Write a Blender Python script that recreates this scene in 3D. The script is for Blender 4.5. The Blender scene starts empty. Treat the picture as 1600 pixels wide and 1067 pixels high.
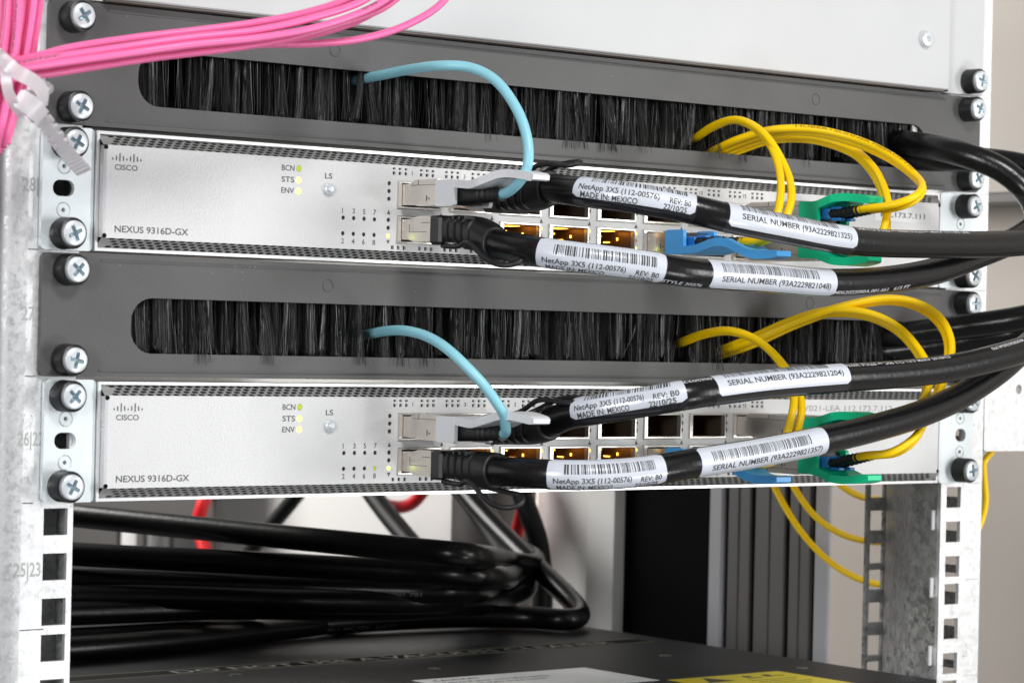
import bpy, math, random
import numpy as np
from mathutils import Matrix, Vector

random.seed(7); rng = np.random.default_rng(11)
SC = bpy.context.scene
COL = SC.collection
MM = 0.001
U = 44.45

# ------------------------------------------------------------------ camera
CAM = np.array([-703.62, -847.21, 62.009])
YAW, PITCH, ROLL, FPX = .671364, -.00120434, .0227935, 4242.4
_f = np.array([math.sin(YAW)*math.cos(PITCH), math.cos(YAW)*math.cos(PITCH), math.sin(PITCH)])
_r = np.array([math.cos(YAW), -math.sin(YAW), 0.]); _u = np.cross(_r, _f)
_c, _s = math.cos(ROLL), math.sin(ROLL)
RM = np.array([_c*_r+_s*_u, -_s*_r+_c*_u, _f])
cd = bpy.data.cameras.new('camera'); cam = bpy.data.objects.new('camera', cd); COL.objects.link(cam)
cd.sensor_width = 36; cd.lens = FPX/1600*36; cd.clip_start = .05; cd.clip_end = 50
M4 = Matrix(((RM[0][0], RM[1][0], -RM[2][0], CAM[0]*MM), (RM[0][1], RM[1][1], -RM[2][1], CAM[1]*MM),
             (RM[0][2], RM[1][2], -RM[2][2], CAM[2]*MM), (0, 0, 0, 1)))
cam.matrix_world = M4
cd.dof.use_dof = True; cd.dof.focus_distance = 1.06; cd.dof.aperture_fstop = 25
SC.camera = cam

# ------------------------------------------------------------------ light
w = bpy.data.worlds.new('World'); SC.world = w; w.use_nodes = True
w.node_tree.nodes['Background'].inputs[0].default_value = (.94, .97, 1, 1)
w.node_tree.nodes['Background'].inputs[1].default_value = .17
def area(name, loc, tgt, sx, sy, power, col):
    l = bpy.data.lights.new(name, 'AREA'); l.shape = 'RECTANGLE'; l.size = sx; l.size_y = sy; l.energy = power; l.color = col
    o = bpy.data.objects.new(name, l); COL.objects.link(o); o.location = loc
    o.rotation_euler = (Vector(tgt)-Vector(loc)).to_track_quat('-Z', 'Y').to_euler()
    return o
area('key_lamp', (-.20, -1.30, 1.05), (0, 0, .05), .42, .30, 13.5, (1, .995, .985))
area('side_lamp', (-1.40, -.90, .24), (.1, .1, .02), .24, .45, 9.5, (.97, .985, 1))
area('right_lamp', (.75, -.95, .10), (.235, 0, .0), .2, .5, 4.4, (1, 1, 1))
area('low_lamp', (.35, -1.05, -.50), (.1, 0, .03), .18, .18, 2.6, (1, 1, 1))
area('rear_fill_lamp', (-.15, .95, .34), (.34, .45, -.06), .5, .4, 7.5, (1, .98, .95))  # unseen fill added to brighten the side frame behind the rack
area('wall_fill_lamp', (.46, .80, -.12), (.56, .25, -.05), .15, .6, 1.1, (1, .97, .94))  # added fill, not a real fitting; lifts the beige wall
SC.view_settings.view_transform = 'Standard'; SC.view_settings.look = 'None'
SC.view_settings.exposure = 0.23; SC.view_settings.gamma = 1
SC.cycles.use_denoising = True
SC.cycles.max_bounces = 8

# ------------------------------------------------------------------ helpers
def at(px, py, Y):
    d = RM.T @ np.array([(px-800)/FPX, -(py-533.5)/FPX, 1.]); return CAM + d*(Y-CAM[1])/d[1]
def atX(px, py, X):
    d = RM.T @ np.array([(px-800)/FPX, -(py-533.5)/FPX, 1.]); return CAM + d*(X-CAM[0])/d[0]
def atZ(px, py, Z):
    d = RM.T @ np.array([(px-800)/FPX, -(py-533.5)/FPX, 1.]); return CAM + d*(Z-CAM[2])/d[2]
def pj(p):
    q = (np.asarray(p)-CAM) @ RM.T; return np.stack([800+FPX*q[..., 0]/q[..., 2], 533.5-FPX*q[..., 1]/q[..., 2]], -1)

class G:
    """collects vertices (mm) and faces; built as one mesh object"""
    def __init__(s): s.v = []; s.f = []; s.n = 0
    def add(s, V, F):
        V = np.asarray(V, float).reshape(-1, 3); s.v.append(V); k = s.n
        s.f.extend([tuple(int(i)+k for i in f) for f in F]); s.n += len(V); return s
    def box(s, x0, x1, y0, y1, z0, z1, b=0):
        if b <= 0:
            V = [(x, y, z) for x in (x0, x1) for y in (y0, y1) for z in (z0, z1)]
            return s.add(V, [(0, 1, 3, 2), (4, 6, 7, 5), (0, 4, 5, 1), (2, 3, 7, 6), (0, 2, 6, 4), (1, 5, 7, 3)])
        L = (x0, y0, z0); H = (x1, y1, z1); V = []; idx = {}
        for cx in (0, 1):
            for cy in (0, 1):
                for cz in (0, 1):
                    c = (cx, cy, cz)
                    for a in range(3):
                        p = [(H[i]-b if c[i] else L[i]+b) for i in range(3)]
                        p[a] = H[a] if c[a] else L[a]; idx[c, a] = len(V); V.append(p)
        F = []
        for a in range(3):
            o = [i for i in range(3) if i != a]
            for v in (0, 1):
                ring = []
                for p, q in ((0, 0), (1, 0), (1, 1), (0, 1)):
                    c = [0, 0, 0]; c[a] = v; c[o[0]] = p; c[o[1]] = q; ring.append(idx[tuple(c), a])
                F.append(ring if v ^ (a == 1) else ring[::-1])
            for p in (0, 1):
                for q in (0, 1):
                    c0 = [0, 0, 0]; c0[o[0]] = p; c0[o[1]] = q; c1 = list(c0); c1[a] = 1
                    c0 = tuple(c0); c1 = tuple(c1)
                    F.append([idx[c0, o[0]], idx[c1, o[0]], idx[c1, o[1]], idx[c0, o[1]]])
        for c in [(i, j, k) for i in (0, 1) for j in (0, 1) for k in (0, 1)]: F.append([idx[c, 0], idx[c, 1], idx[c, 2]])
        return s.add(V, F)
    def loft(s, rings, cap0=True, cap1=True, closed=True):
        n = len(rings[0]); V = np.concatenate([np.asarray(r, float) for r in rings]); F = []
        for i in range(len(rings)-1):
            for j in range(n if closed else n-1):
                a = i*n+j; b = i*n+(j+1) % n; F.append((a, b, b+n, a+n))
        if cap0: F.append(tuple(range(n))[::-1])
        if cap1: F.append(tuple(range((len(rings)-1)*n, len(rings)*n)))
        return s.add(V, F)
    def tube(s, P, r, n=14, cap=True):
        P = np.asarray(P, float); T = np.gradient(P, axis=0); T /= np.linalg.norm(T, axis=1)[:, None]
        ref = np.array([0, 0, 1.]) if abs(T[0][2]) < .9 else np.array([1., 0, 0])
        N = np.cross(T[0], ref); N /= np.linalg.norm(N); rings = []
        a = np.linspace(0, 2*np.pi, n, endpoint=False)
        for i in range(len(P)):
            N = N - T[i]*(N@T[i]); N /= np.linalg.norm(N); B = np.cross(T[i], N)
            ri = r[i] if hasattr(r, '__len__') else r
            rings.append(P[i]+ri*(np.cos(a)[:, None]*N+np.sin(a)[:, None]*B))
        return s.loft(rings, cap, cap)
    def cyl(s, c, ax, prof, n=24, cap0=True, cap1=True):
        """surface of revolution: prof = [(dist along axis, radius)]"""
        c = np.asarray(c, float); ax = np.asarray(ax, float); ax /= np.linalg.norm(ax)
        ref = np.array([0, 0, 1.]) if abs(ax[2]) < .9 else np.array([1., 0, 0])
        N = np.cross(ax, ref); N /= np.linalg.norm(N); B = np.cross(ax, N); a = np.linspace(0, 2*np.pi, n, endpoint=False)
        return s.loft([c+ax*d+r*(np.cos(a)[:, None]*N+np.sin(a)[:, None]*B) for d, r in prof], cap0, cap1)
    def prism(s, poly, mp, d0, d1):
        """polygon (u,w) extruded from depth d0 to d1; mp(u,w,d)->xyz"""
        n = len(poly); V = [mp(u, q, d0) for u, q in poly]+[mp(u, q, d1) for u, q in poly]
        F = [tuple(range(n))[::-1], tuple(range(n, 2*n))]+[(i, (i+1) % n, (i+1) % n+n, i+n) for i in range(n)]
        return s.add(V, F)
    def strip(s, line, half, mp, d0, d1):
        """ribbon profile: centre line (u,w), half thickness, extruded d0..d1"""
        L = np.asarray(line, float); T = np.gradient(L, axis=0); T /= np.linalg.norm(T, axis=1)[:, None]
        N = np.stack([-T[:, 1], T[:, 0]], 1); h = np.asarray(half, float).reshape(-1, 1) if hasattr(half, '__len__') else half
        A = L+N*h; B = L-N*h; rings = []
        for k, (p, q) in enumerate(zip(A, B)):
            e0 = d0[k] if hasattr(d0, '__len__') else d0; e1 = d1[k] if hasattr(d1, '__len__') else d1
            rings.append([mp(*p, e0), mp(*q, e0), mp(*q, e1), mp(*p, e1)])
        return s.loft(rings)

def plate(g, u0, u1, w0, w1, holes, t, mp, corner=0, back=True):
    """flat sheet with real holes. holes: list of closed polygons [(u,w)...] (4 axis-parallel points = rectangle)"""
    bb = []
    for h in holes:
        a = np.asarray(h, float); rect = len(h) == 4 and len(set(a[:, 0].round(5))) == 2
        pad = 0 if rect else .05
        bb.append((a[:, 0].min()-pad, a[:, 0].max()+pad, a[:, 1].min()-pad, a[:, 1].max()+pad, rect, a))
    us = sorted(set([u0, u1]+[x for b in bb for x in b[:2]]+([u0+corner, u1-corner] if corner else [])))
    ws = sorted(set([w0, w1]+[x for b in bb for x in b[2:4]]+([w0+corner, w1-corner] if corner else [])))
    V = []; F = []; ids = {}
    def vid(i, j, d):
        k = (i, j, d)
        if k not in ids: ids[k] = len(V); V.append(mp(us[i], ws[j], d))
        return ids[k]
    nu, nw = len(us)-1, len(ws)-1
    for i in range(nu):
        uc = (us[i]+us[i+1])/2
        sub = [b for b in bb if b[0] < uc < b[1]]
        j = 0
        for j in range(nw):
            wc = (ws[j]+ws[j+1])/2
            if any(b[2] < wc < b[3] for b in sub): continue
            if corner and i in (0, nu-1) and j in (0, nw-1): continue
            F.append((vid(i, j, 0), vid(i+1, j, 0), vid(i+1, j+1, 0), vid(i, j+1, 0)))
            if back: F.append((vid(i, j+1, t), vid(i+1, j+1, t), vid(i+1, j, t), vid(i, j, t)))
    g.add(V, F)
    out = []
    if corner:
        for cu, cw, a0 in ((u1-corner, w1-corner, 0), (u0+corner, w1-corner, 90), (u0+corner, w0+corner, 180), (u1-corner, w0+corner, 270)):
            arc = [(cu+corner*math.cos(math.radians(a0+q*15)), cw+corner*math.sin(math.radians(a0+q*15))) for q in range(7)]
            out += arc
            for d in ((0, t) if back else (0,)):
                g.add([mp(cu, cw, d)]+[mp(*p, d) for p in arc], [(0, k, k+1) for k in range(1, 7)])
    else: out = [(u1, w1), (u0, w1), (u0, w0), (u1, w0)]
    n = len(out)
    g.add([mp(*p, 0) for p in out]+[mp(*p, t) for p in out], [(k, (k+1) % n, (k+1) % n+n, k+n) for k in range(n)])
    for b in bb:
        a = b[5]; n = len(a)
        g.add([mp(*p, 0) for p in a]+[mp(*p, t) for p in a], [(k+n, (k+1) % n+n, (k+1) % n, k) for k in range(n)])
        if b[4]: continue
        c = a.mean(0); C4 = [(b[1], b[3]), (b[0], b[3]), (b[0], b[2]), (b[1], b[2])]
        ang = np.degrees(np.arctan2(a[:, 1]-c[1], a[:, 0]-c[0])) % 360
        o = np.argsort(ang); a2 = a[o]
        qd = [int(np.argmin([np.hypot(*(np.array(q)-p)) for q in C4])) for p in a2]
        for d in ((0, t) if back else (0,)):
            VV = [mp(*p, d) for p in a2]+[mp(*q, d) for q in C4]; FF = []
            for k in range(n):
                k2 = (k+1) % n; FF.append((k, k2, n+qd[k]))
                if qd[k] != qd[k2]: FF.append((k2, n+qd[k2], n+qd[k]))
            g.add(VV, FF)
    return g

FRONT = lambda Y: (lambda u, w_, d: (u, Y+d, w_))
SIDEX = lambda X, sgn=1: (lambda u, w_, d: (X+sgn*d, u, w_))     # (u=Y, w=Z) extruded along X
def rect(x0, x1, z0, z1): return [(x0, z0), (x1, z0), (x1, z1), (x0, z1)]
def circ(x, z, r, n=12): return [(x+r*math.cos(2*math.pi*(k+.5)/n), z+r*math.sin(2*math.pi*(k+.5)/n)) for k in range(n)]
def rrect(x0, x1, z0, z1, r, n=6):
    o = []
    for cu, cw, a0 in ((x1-r, z1-r, 0), (x0+r, z1-r, 90), (x0+r, z0+r, 180), (x1-r, z0+r, 270)):
        o += [(cu+r*math.cos(math.radians(a0+90*k/n)), cw+r*math.sin(math.radians(a0+90*k/n))) for k in range(n+1)]
    return o
def superring(c, wx, wz, p=4, n=28):
    """rounded rectangle ring in the X-Z plane at c"""
    a = np.linspace(0, 2*np.pi, n, endpoint=False); ca, sa = np.cos(a), np.sin(a)
    return np.stack([c[0]+wx*np.sign(ca)*np.abs(ca)**(2/p), np.full(n, c[1]), c[2]+wz*np.sign(sa)*np.abs(sa)**(2/p)], 1)

def spline(ctrl, step=2.0):
    P = np.array(ctrl, float); P = np.vstack([2*P[0]-P[1], P, 2*P[-1]-P[-2]]); out = []
    for i in range(1, len(P)-2):
        p0, p1, p2, p3 = P[i-1:i+3]
        t0 = 0; t1 = t0+np.linalg.norm(p1-p0)**.5; t2 = t1+np.linalg.norm(p2-p1)**.5; t3 = t2+np.linalg.norm(p3-p2)**.5
        m = max(3, int(np.linalg.norm(p2-p1)/step)); t = np.linspace(t1, t2, m, endpoint=False)[:, None]
        A1 = (t1-t)/(t1-t0)*p0+(t-t0)/(t1-t0)*p1; A2 = (t2-t)/(t2-t1)*p1+(t-t1)/(t2-t1)*p2; A3 = (t3-t)/(t3-t2)*p2+(t-t2)/(t3-t2)*p3
        B1 = (t2-t)/(t2-t0)*A1+(t-t0)/(t2-t0)*A2; B2 = (t3-t)/(t3-t1)*A2+(t-t1)/(t3-t1)*A3
        out.append((t2-t)/(t2-t1)*B1+(t-t1)/(t2-t1)*B2)
    Q = np.vstack(out+[P[-2:-1]])
    # even spacing and a light smoothing
    for _ in range(2): Q[1:-1] = .25*Q[:-2]+.5*Q[1:-1]+.25*Q[2:]
    d = np.r_[0, np.cumsum(np.linalg.norm(np.diff(Q, axis=0), axis=1))]; m = max(4, int(d[-1]/step)); s = np.linspace(0, d[-1], m)
    return np.stack([np.interp(s, d, Q[:, k]) for k in range(3)], 1)
def pxs(L, z=None): return [at(*p) for p in L]

# ------------------------------------------------------------------ objects
WL = {}
def mesh(g, name, mats, smooth=True):
    V = np.concatenate(g.v)*MM
    me = bpy.data.meshes.new(name); me.from_pydata(V.tolist(), [], g.f); me.update()
    if smooth:
        me.polygons.foreach_set('use_smooth', [True]*len(me.polygons)); me.set_sharp_from_angle(angle=math.radians(38))
    for m in (mats if isinstance(mats, (list, tuple)) else [mats]): me.materials.append(m)
    return me
def place(name, me, parent=None, loc=(0, 0, 0)):
    o = bpy.data.objects.new(name, me); COL.objects.link(o); loc = np.asarray(loc, float); WL[o.name] = loc
    base = np.zeros(3)
    if parent is not None: o.parent = parent; base = WL[parent.name]
    o.location = tuple((loc-base)*MM); return o
def part(name, g, m, parent=None, smooth=True, loc=None, label=None, kind=None):
    """g holds world coordinates in mm; the origin is put at the parent's base"""
    if loc is None: loc = WL[parent.name] if parent is not None else np.array([*np.concatenate(g.v).mean(0)[:2], np.concatenate(g.v)[:, 2].min()])
    loc = np.asarray(loc, float); g.v = [v-loc for v in g.v]
    o = place(name, mesh(g, name, m, smooth), parent, loc)
    if label: o['label'] = label
    if kind: o['kind'] = kind
    return o
def thing(name, label, cat, loc, group=None):
    o = place(name, None, None, loc); o['label'] = label; o['category'] = cat
    o.empty_display_size = .01
    if group: o['group'] = group
    return o
def solo(name, g, m, label, cat, group=None, smooth=True):
    return tag(part(name, g, MT[m], None, smooth), label, cat, group)
def tag(o, label=None, cat=None, group=None, kind=None):
    for k, v in (('label', label), ('category', cat), ('group', group), ('kind', kind)):
        if v: o[k] = v
    return o

# ------------------------------------------------------------------ text
_tc = {}
def text2d(s, cap=1.0, width=None):
    """flat lettering: vertices (u,v) starting at u=0, baseline v=0, cap height cap"""
    if s not in _tc:
        cu = bpy.data.curves.new('lettering', 'FONT'); cu.body = s; cu.size = 1; cu.resolution_u = 3; cu.offset = .017
        o = bpy.data.objects.new('lettering_tmp', cu); COL.objects.link(o)
        dg = bpy.context.evaluated_depsgraph_get(); me = bpy.data.meshes.new_from_object(o.evaluated_get(dg))
        me.calc_loop_triangles()
        V = np.array([v.co[:2] for v in me.vertices]).reshape(-1, 2); F = [tuple(t.vertices) for t in me.loop_triangles]
        bpy.data.objects.remove(o); bpy.data.meshes.remove(me); bpy.data.curves.remove(cu)
        V[:, 0] -= V[:, 0].min(); _tc[s] = (V, F)
    V, F = _tc[s]; V = V*cap/.729
    if width: V = V*np.array([width/V[:, 0].max(), 1])
    return V, F
def split_tris(V, F, mx):
    V = [tuple(p) for p in V]; out = []; todo = list(F); mid = {}
    while todo:
        t = todo.pop(); e = [(math.dist(V[t[k]], V[t[(k+1) % 3]]), k) for k in range(3)]; L, k = max(e)
        if L <= mx: out.append(t); continue
        i, j, l = t[k], t[(k+1) % 3], t[(k+2) % 3]; key = (min(i, j), max(i, j))
        if key not in mid: mid[key] = len(V); V.append(((V[i][0]+V[j][0])/2, (V[i][1]+V[j][1])/2))
        m = mid[key]; todo += [(i, m, l), (m, j, l)]
    return np.array(V), out
def put_text(g, s, u, v, cap, mp, width=None, flip=False, d=0, wrap=0):
    V, F = text2d(s, cap, width)
    if wrap: V, F = split_tris(V, F, wrap)
    if flip: V = np.array([V[:, 0].max(), cap])-V
    return g.add([mp(u+a, v+b, d) for a, b in V], F)

# ------------------------------------------------------------------ materials
MT = {}
def mat(name, col, rough=.5, metal=0., var=0., vscale=300., bump=0., bscale=900., spec=.5, emit=None, estr=0., coat=0., vor=False, stretch=None,
        specks=0., trans=0., sss=0., rvar=0.):
    m = bpy.data.materials.new(name); m.use_nodes = True; nt = m.node_tree; b = nt.nodes['Principled BSDF']
    b.inputs['Base Color'].default_value = (*col, 1); b.inputs['Roughness'].default_value = rough; b.inputs['Metallic'].default_value = metal
    b.inputs['Specular IOR Level'].default_value = spec
    if coat: b.inputs['Coat Weight'].default_value = coat; b.inputs['Coat Roughness'].default_value = .15
    if trans: b.inputs['Transmission Weight'].default_value = trans
    if sss: b.inputs['Subsurface Weight'].default_value = sss; b.inputs['Subsurface Radius'].default_value = (.004, .004, .004); b.inputs['Subsurface Scale'].default_value = 1
    if emit: b.inputs['Emission Color'].default_value = (*emit, 1); b.inputs['Emission Strength'].default_value = estr
    tc = nt.nodes.new('ShaderNodeTexCoord'); vec = tc.outputs['Object']
    if stretch:
        mp = nt.nodes.new('ShaderNodeMapping'); mp.inputs['Scale'].default_value = stretch; nt.links.new(vec, mp.inputs[0]); vec = mp.outputs[0]
    last = None
    if var:
        if vor:
            n = nt.nodes.new('ShaderNodeTexVoronoi'); n.inputs['Scale'].default_value = vscale
            nz = nt.nodes.new('ShaderNodeTexNoise'); nz.inputs['Scale'].default_value = vscale*.8; nz.inputs['Detail'].default_value = 4
            ad = nt.nodes.new('ShaderNodeMix'); ad.data_type = 'RGBA'; ad.inputs[0].default_value = .012
            nt.links.new(vec, nz.inputs[0]); nt.links.new(vec, ad.inputs[6]); nt.links.new(nz.outputs['Color'], ad.inputs[7]); nt.links.new(ad.outputs[2], n.inputs[0])
            sp = nt.nodes.new('ShaderNodeSeparateColor'); nt.links.new(n.outputs['Color'], sp.inputs[0])
            mx0 = nt.nodes.new('ShaderNodeMath'); mx0.operation = 'MULTIPLY_ADD'; mx0.inputs[1].default_value = .5
            nt.links.new(sp.outputs[0], mx0.inputs[0]); nt.links.new(nz.outputs['Fac'], mx0.inputs[2]); fac = mx0.outputs[0]
        else:
            n = nt.nodes.new('ShaderNodeTexNoise'); n.inputs['Scale'].default_value = vscale; n.inputs['Detail'].default_value = 6; n.inputs['Roughness'].default_value = .65
            nt.links.new(vec, n.inputs[0]); fac = n.outputs['Fac']
        r = nt.nodes.new('ShaderNodeMapRange'); r.inputs[1].default_value = .3; r.inputs[2].default_value = .75 if not vor else 1.05
        r.inputs[3].default_value = 1-var; r.inputs[4].default_value = 1+var*.6
        nt.links.new(fac, r.inputs[0])
        mu = nt.nodes.new('ShaderNodeVectorMath'); mu.operation = 'SCALE'; mu.inputs[0].default_value = col; nt.links.new(r.outputs[0], mu.inputs['Scale'])
        nt.links.new(mu.outputs[0], b.inputs['Base Color']); last = mu.outputs[0]
        if rvar:
            rr = nt.nodes.new('ShaderNodeMapRange'); rr.inputs[1].default_value = .3; rr.inputs[2].default_value = .8
            rr.inputs[3].default_value = max(.05, rough-rvar); rr.inputs[4].default_value = rough+rvar; nt.links.new(fac, rr.inputs[0]); nt.links.new(rr.outputs[0], b.inputs['Roughness'])
    if specks:
        n2 = nt.nodes.new('ShaderNodeTexNoise'); n2.inputs['Scale'].default_value = 1400; n2.inputs['Detail'].default_value = 1; nt.links.new(tc.outputs['Object'], n2.inputs[0])
        n3 = nt.nodes.new('ShaderNodeTexNoise'); n3.inputs['Scale'].default_value = 35; nt.links.new(tc.outputs['Object'], n3.inputs[0])
        sm = nt.nodes.new('ShaderNodeMath'); sm.operation = 'MULTIPLY_ADD'; sm.inputs[1].default_value = .25; nt.links.new(n3.outputs['Fac'], sm.inputs[0]); nt.links.new(n2.outputs['Fac'], sm.inputs[2])
        r2 = nt.nodes.new('ShaderNodeMapRange'); r2.inputs[1].default_value = .885; r2.inputs[2].default_value = .93; nt.links.new(sm.outputs[0], r2.inputs[0])
        mx = nt.nodes.new('ShaderNodeMix'); mx.data_type = 'RGBA'; mx.inputs[7].default_value = (.5, .5, .5, 1)
        ml = nt.nodes.new('ShaderNodeMath'); ml.operation = 'MULTIPLY'; ml.inputs[1].default_value = specks; nt.links.new(r2.outputs[0], ml.inputs[0]); nt.links.new(ml.outputs[0], mx.inputs[0])
        if last: nt.links.new(last, mx.inputs[6])
        else: mx.inputs[6].default_value = (*col, 1)
        nt.links.new(mx.outputs[2], b.inputs['Base Color'])
    if bump:
        bn = nt.nodes.new('ShaderNodeTexNoise'); bn.inputs['Scale'].default_value = bscale; bn.inputs['Detail'].default_value = 3; nt.links.new(vec, bn.inputs[0])
        bp = nt.nodes.new('ShaderNodeBump'); bp.inputs['Strength'].default_value = bump; bp.inputs['Distance'].default_value = .0005
        nt.links.new(bn.outputs['Fac'], bp.inputs['Height']); nt.links.new(bp.outputs[0], b.inputs['Normal'])
    MT[name] = m; return m
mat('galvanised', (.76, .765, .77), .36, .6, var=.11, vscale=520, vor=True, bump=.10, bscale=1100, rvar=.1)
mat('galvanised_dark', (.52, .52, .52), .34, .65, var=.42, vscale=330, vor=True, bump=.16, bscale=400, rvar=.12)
mat('zinc', (.80, .86, .88), .33, .45, var=.06, vscale=60, bump=.03, bscale=300)
mat('zinc_head', (.72, .76, .79), .34, .35, var=.06, vscale=500)
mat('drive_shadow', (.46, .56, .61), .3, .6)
mat('black_cup', (.018, .018, .019), .33, 0)
mat('powder_coat', (.082, .081, .080), .44, 0, var=.14, vscale=30, bump=.16, bscale=1500, specks=.6)
mat('face_silver', (.655, .655, .655), .42, .14, var=.06, vscale=38, rvar=.08, bump=.34, bscale=1500)
mat('sleeve_metal', (.82, .83, .83), .3, .6)
mat('perforated', (.46, .46, .45), .4, .5)
mat('inside_black', (.006, .006, .006), .8, spec=.1)
mat('cage_metal', (.66, .63, .59), .28, .8, var=.05, vscale=200)
mat('cage_inside', (.24, .17, .12), .36, .8)  # darker, warmer copy of cage metal: shade and amber light in its colour
mat('nickel', (.66, .61, .56), .28, .85, var=.08, vscale=120, bump=.02)
mat('ink', (.05, .05, .05), .6)
mat('ink_soft', (.10, .10, .10), .6)
mat('ink_brown', (.36, .19, .0), .5)
mat('stamp_grey', (.42, .42, .42), .5)
mat('ink_white', (.62, .62, .64), .6)
mat('cable_black', (.006, .0058, .0065), .27, 0, var=.15, vscale=200, bump=.22, bscale=420, spec=.42, stretch=(1, 1, 1))
mat('boot_black', (.011, .011, .012), .45, 0, bump=.1, bscale=1500)
mat('cable_coil', (.004, .0039, .0042), .30, var=.1, vscale=200, bump=.2, bscale=420, spec=.3)
mat('cable_matt', (.006, .0058, .0062), .5, spec=.25)
mat('cable_blue', (.28, .62, .72), .38)
mat('cable_yellow', (1.0, .64, .0), .38, bump=.03, bscale=300, spec=.3)
mat('cable_pink', (.96, .17, .42), .34)
mat('cable_red', (.75, .015, .02), .4)
mat('tab_grey', (.74, .75, .77), .4)
mat('tab_green', (.0, .56, .26), .36)
mat('tab_blue', (.09, .45, .95), .36)
mat('connector_blue', (.03, .22, .62), .35)
mat('label_white', (.66, .69, .76), .28, coat=.3, var=.05, vscale=120, bump=.05, bscale=160)
mat('label_wrap', (.017, .017, .02), .22, coat=.3)
mat('paper_white', (.80, .80, .80), .5)
mat('nylon', (.93, .90, .92), .3, sss=.2, trans=.5)
mat('white_panel', (.57, .575, .58), .42, var=.03, vscale=20)
mat('bristle', (.022, .021, .021), .28, 0, spec=.6)
mat('bristle_grey', (.05, .05, .05), .4, 0, spec=.6)
mat('server_dark', (.013, .0135, .015), .5, .1, var=.15, vscale=80, bump=.12, bscale=1800, specks=.5, spec=.35)
mat('olive_line', (.24, .24, .14), .5)
mat('server_ink', (.30, .30, .28), .5)
mat('label_yellow', (.80, .66, .01), .4)
mat('wall_beige', (.60, .55, .50), .6, var=.04, vscale=8)
mat('post_white', (.78, .77, .75), .5)
mat('post_grey', (.10, .095, .092), .45, .1)
mat('post_light', (.34, .34, .36), .4, .1)
mat('groove_black', (.003, .003, .003), .9, spec=.05)
mat('led_dim', (.30, .38, .02), .3, emit=(.45, .6, .02), estr=.35)
mat('led_green', (.25, .3, .03), .3, emit=(.80, 1, .14), estr=2.8)
mat('led_off', (.02, .02, .02), .3)
mat('led_amber', (.4, .2, .03), .3, emit=(1, .58, .10), estr=2.6)
mat('led_amber_dim', (.25, .10, .02), .3, emit=(1, .35, .04), estr=.25)
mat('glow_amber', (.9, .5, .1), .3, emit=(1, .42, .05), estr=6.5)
m = MT['bristle']; nt = m.node_tree; at_ = nt.nodes.new('ShaderNodeAttribute'); at_.attribute_name = 'shade'
sc_ = nt.nodes.new('ShaderNodeVectorMath'); sc_.operation = 'SCALE'; sc_.inputs[0].default_value = (1, .98, .97); nt.links.new(at_.outputs['Fac'], sc_.inputs['Scale']); nt.links.new(sc_.outputs[0], nt.nodes['Principled BSDF'].inputs['Base Color'])
mat('lip_reflection', (.24, .20, .18), .5)

# ================================================================== SETTING
# cabinet wall far right and the side frame seen through the opening below
g = G(); g.box(560, 580, -400, 1900, -700, 700); o = part('cabinet_wall', g, MT['wall_beige'], smooth=False); tag(o, kind='structure')
g = G(); g.box(-330, -308, -42, 900, -600, 600); o = part('cabinet_wall', g, MT['post_grey'], smooth=False); tag(o, kind='structure')  # unseen; added to shade the left rail's fold from the side lamp

# ------------------------------------------------------------------ rails
HZ = [6.35, 22.225, 38.1]
def rail_holes(X, z0, z1, h=4.75):
    out = []
    for k in range(int(math.floor(z0/U)), int(math.ceil(z1/U))):
        for q in HZ:
            z = k*U+q
            if z-h > z0+1 and z+h < z1-1: out.append(rect(X-h, X+h, z-h, z+h))
    return out
Z0, Z1 = -150, 270
lr = thing('rack_rail', 'galvanised front rail with square holes left of the switches', 'rack rail', (-240, 3, Z0), 'front rails of the rack')
g = G(); plate(g, -246, -225.6, Z0, Z1, rail_holes(-232.55, Z0, Z1), 2.0, FRONT(2.3)); part('flange', g, MT['galvanised'], lr, smooth=False)
g = G(); a = np.radians(np.linspace(0, 90, 9)); rings = []
prof = [(-246-12*math.sin(t), 2.3+12-12*math.cos(t)) for t in a]+[(-258, 45)]
g.loft([[(x, y, Z0), (x, y, Z1)] for x, y in prof], False, False, closed=False); part('outer_fold', g, MT['galvanised'], lr)
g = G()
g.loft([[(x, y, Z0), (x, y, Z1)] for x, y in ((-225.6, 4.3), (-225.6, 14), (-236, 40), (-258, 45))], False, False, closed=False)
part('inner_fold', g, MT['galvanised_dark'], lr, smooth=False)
for tx, x0_, x1_, yb in (('28|', 36, 60, 298), ('27', 34, 54, 500), ('26|22', 28, 68, 696), ('25|23', 22, 63, 901)):
    p, q = at(x0_, yb, 2.26), at(x1_, yb, 2.26); g = G(); put_text(g, tx, p[0], p[2], 5.0, FRONT(2.26), width=q[0]-p[0]); part('unit_number', g, MT['stamp_grey'], lr, smooth=False)
for k in (3, 2, 1, 0, -1):
    g = G(); g.box(-245.8, -241.6 if k >= 0 else -236.5, 2.24, 2.28, k*U+.2, k*U+.6); part('unit_line', g, MT['ink_soft'], lr, smooth=False)

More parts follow.
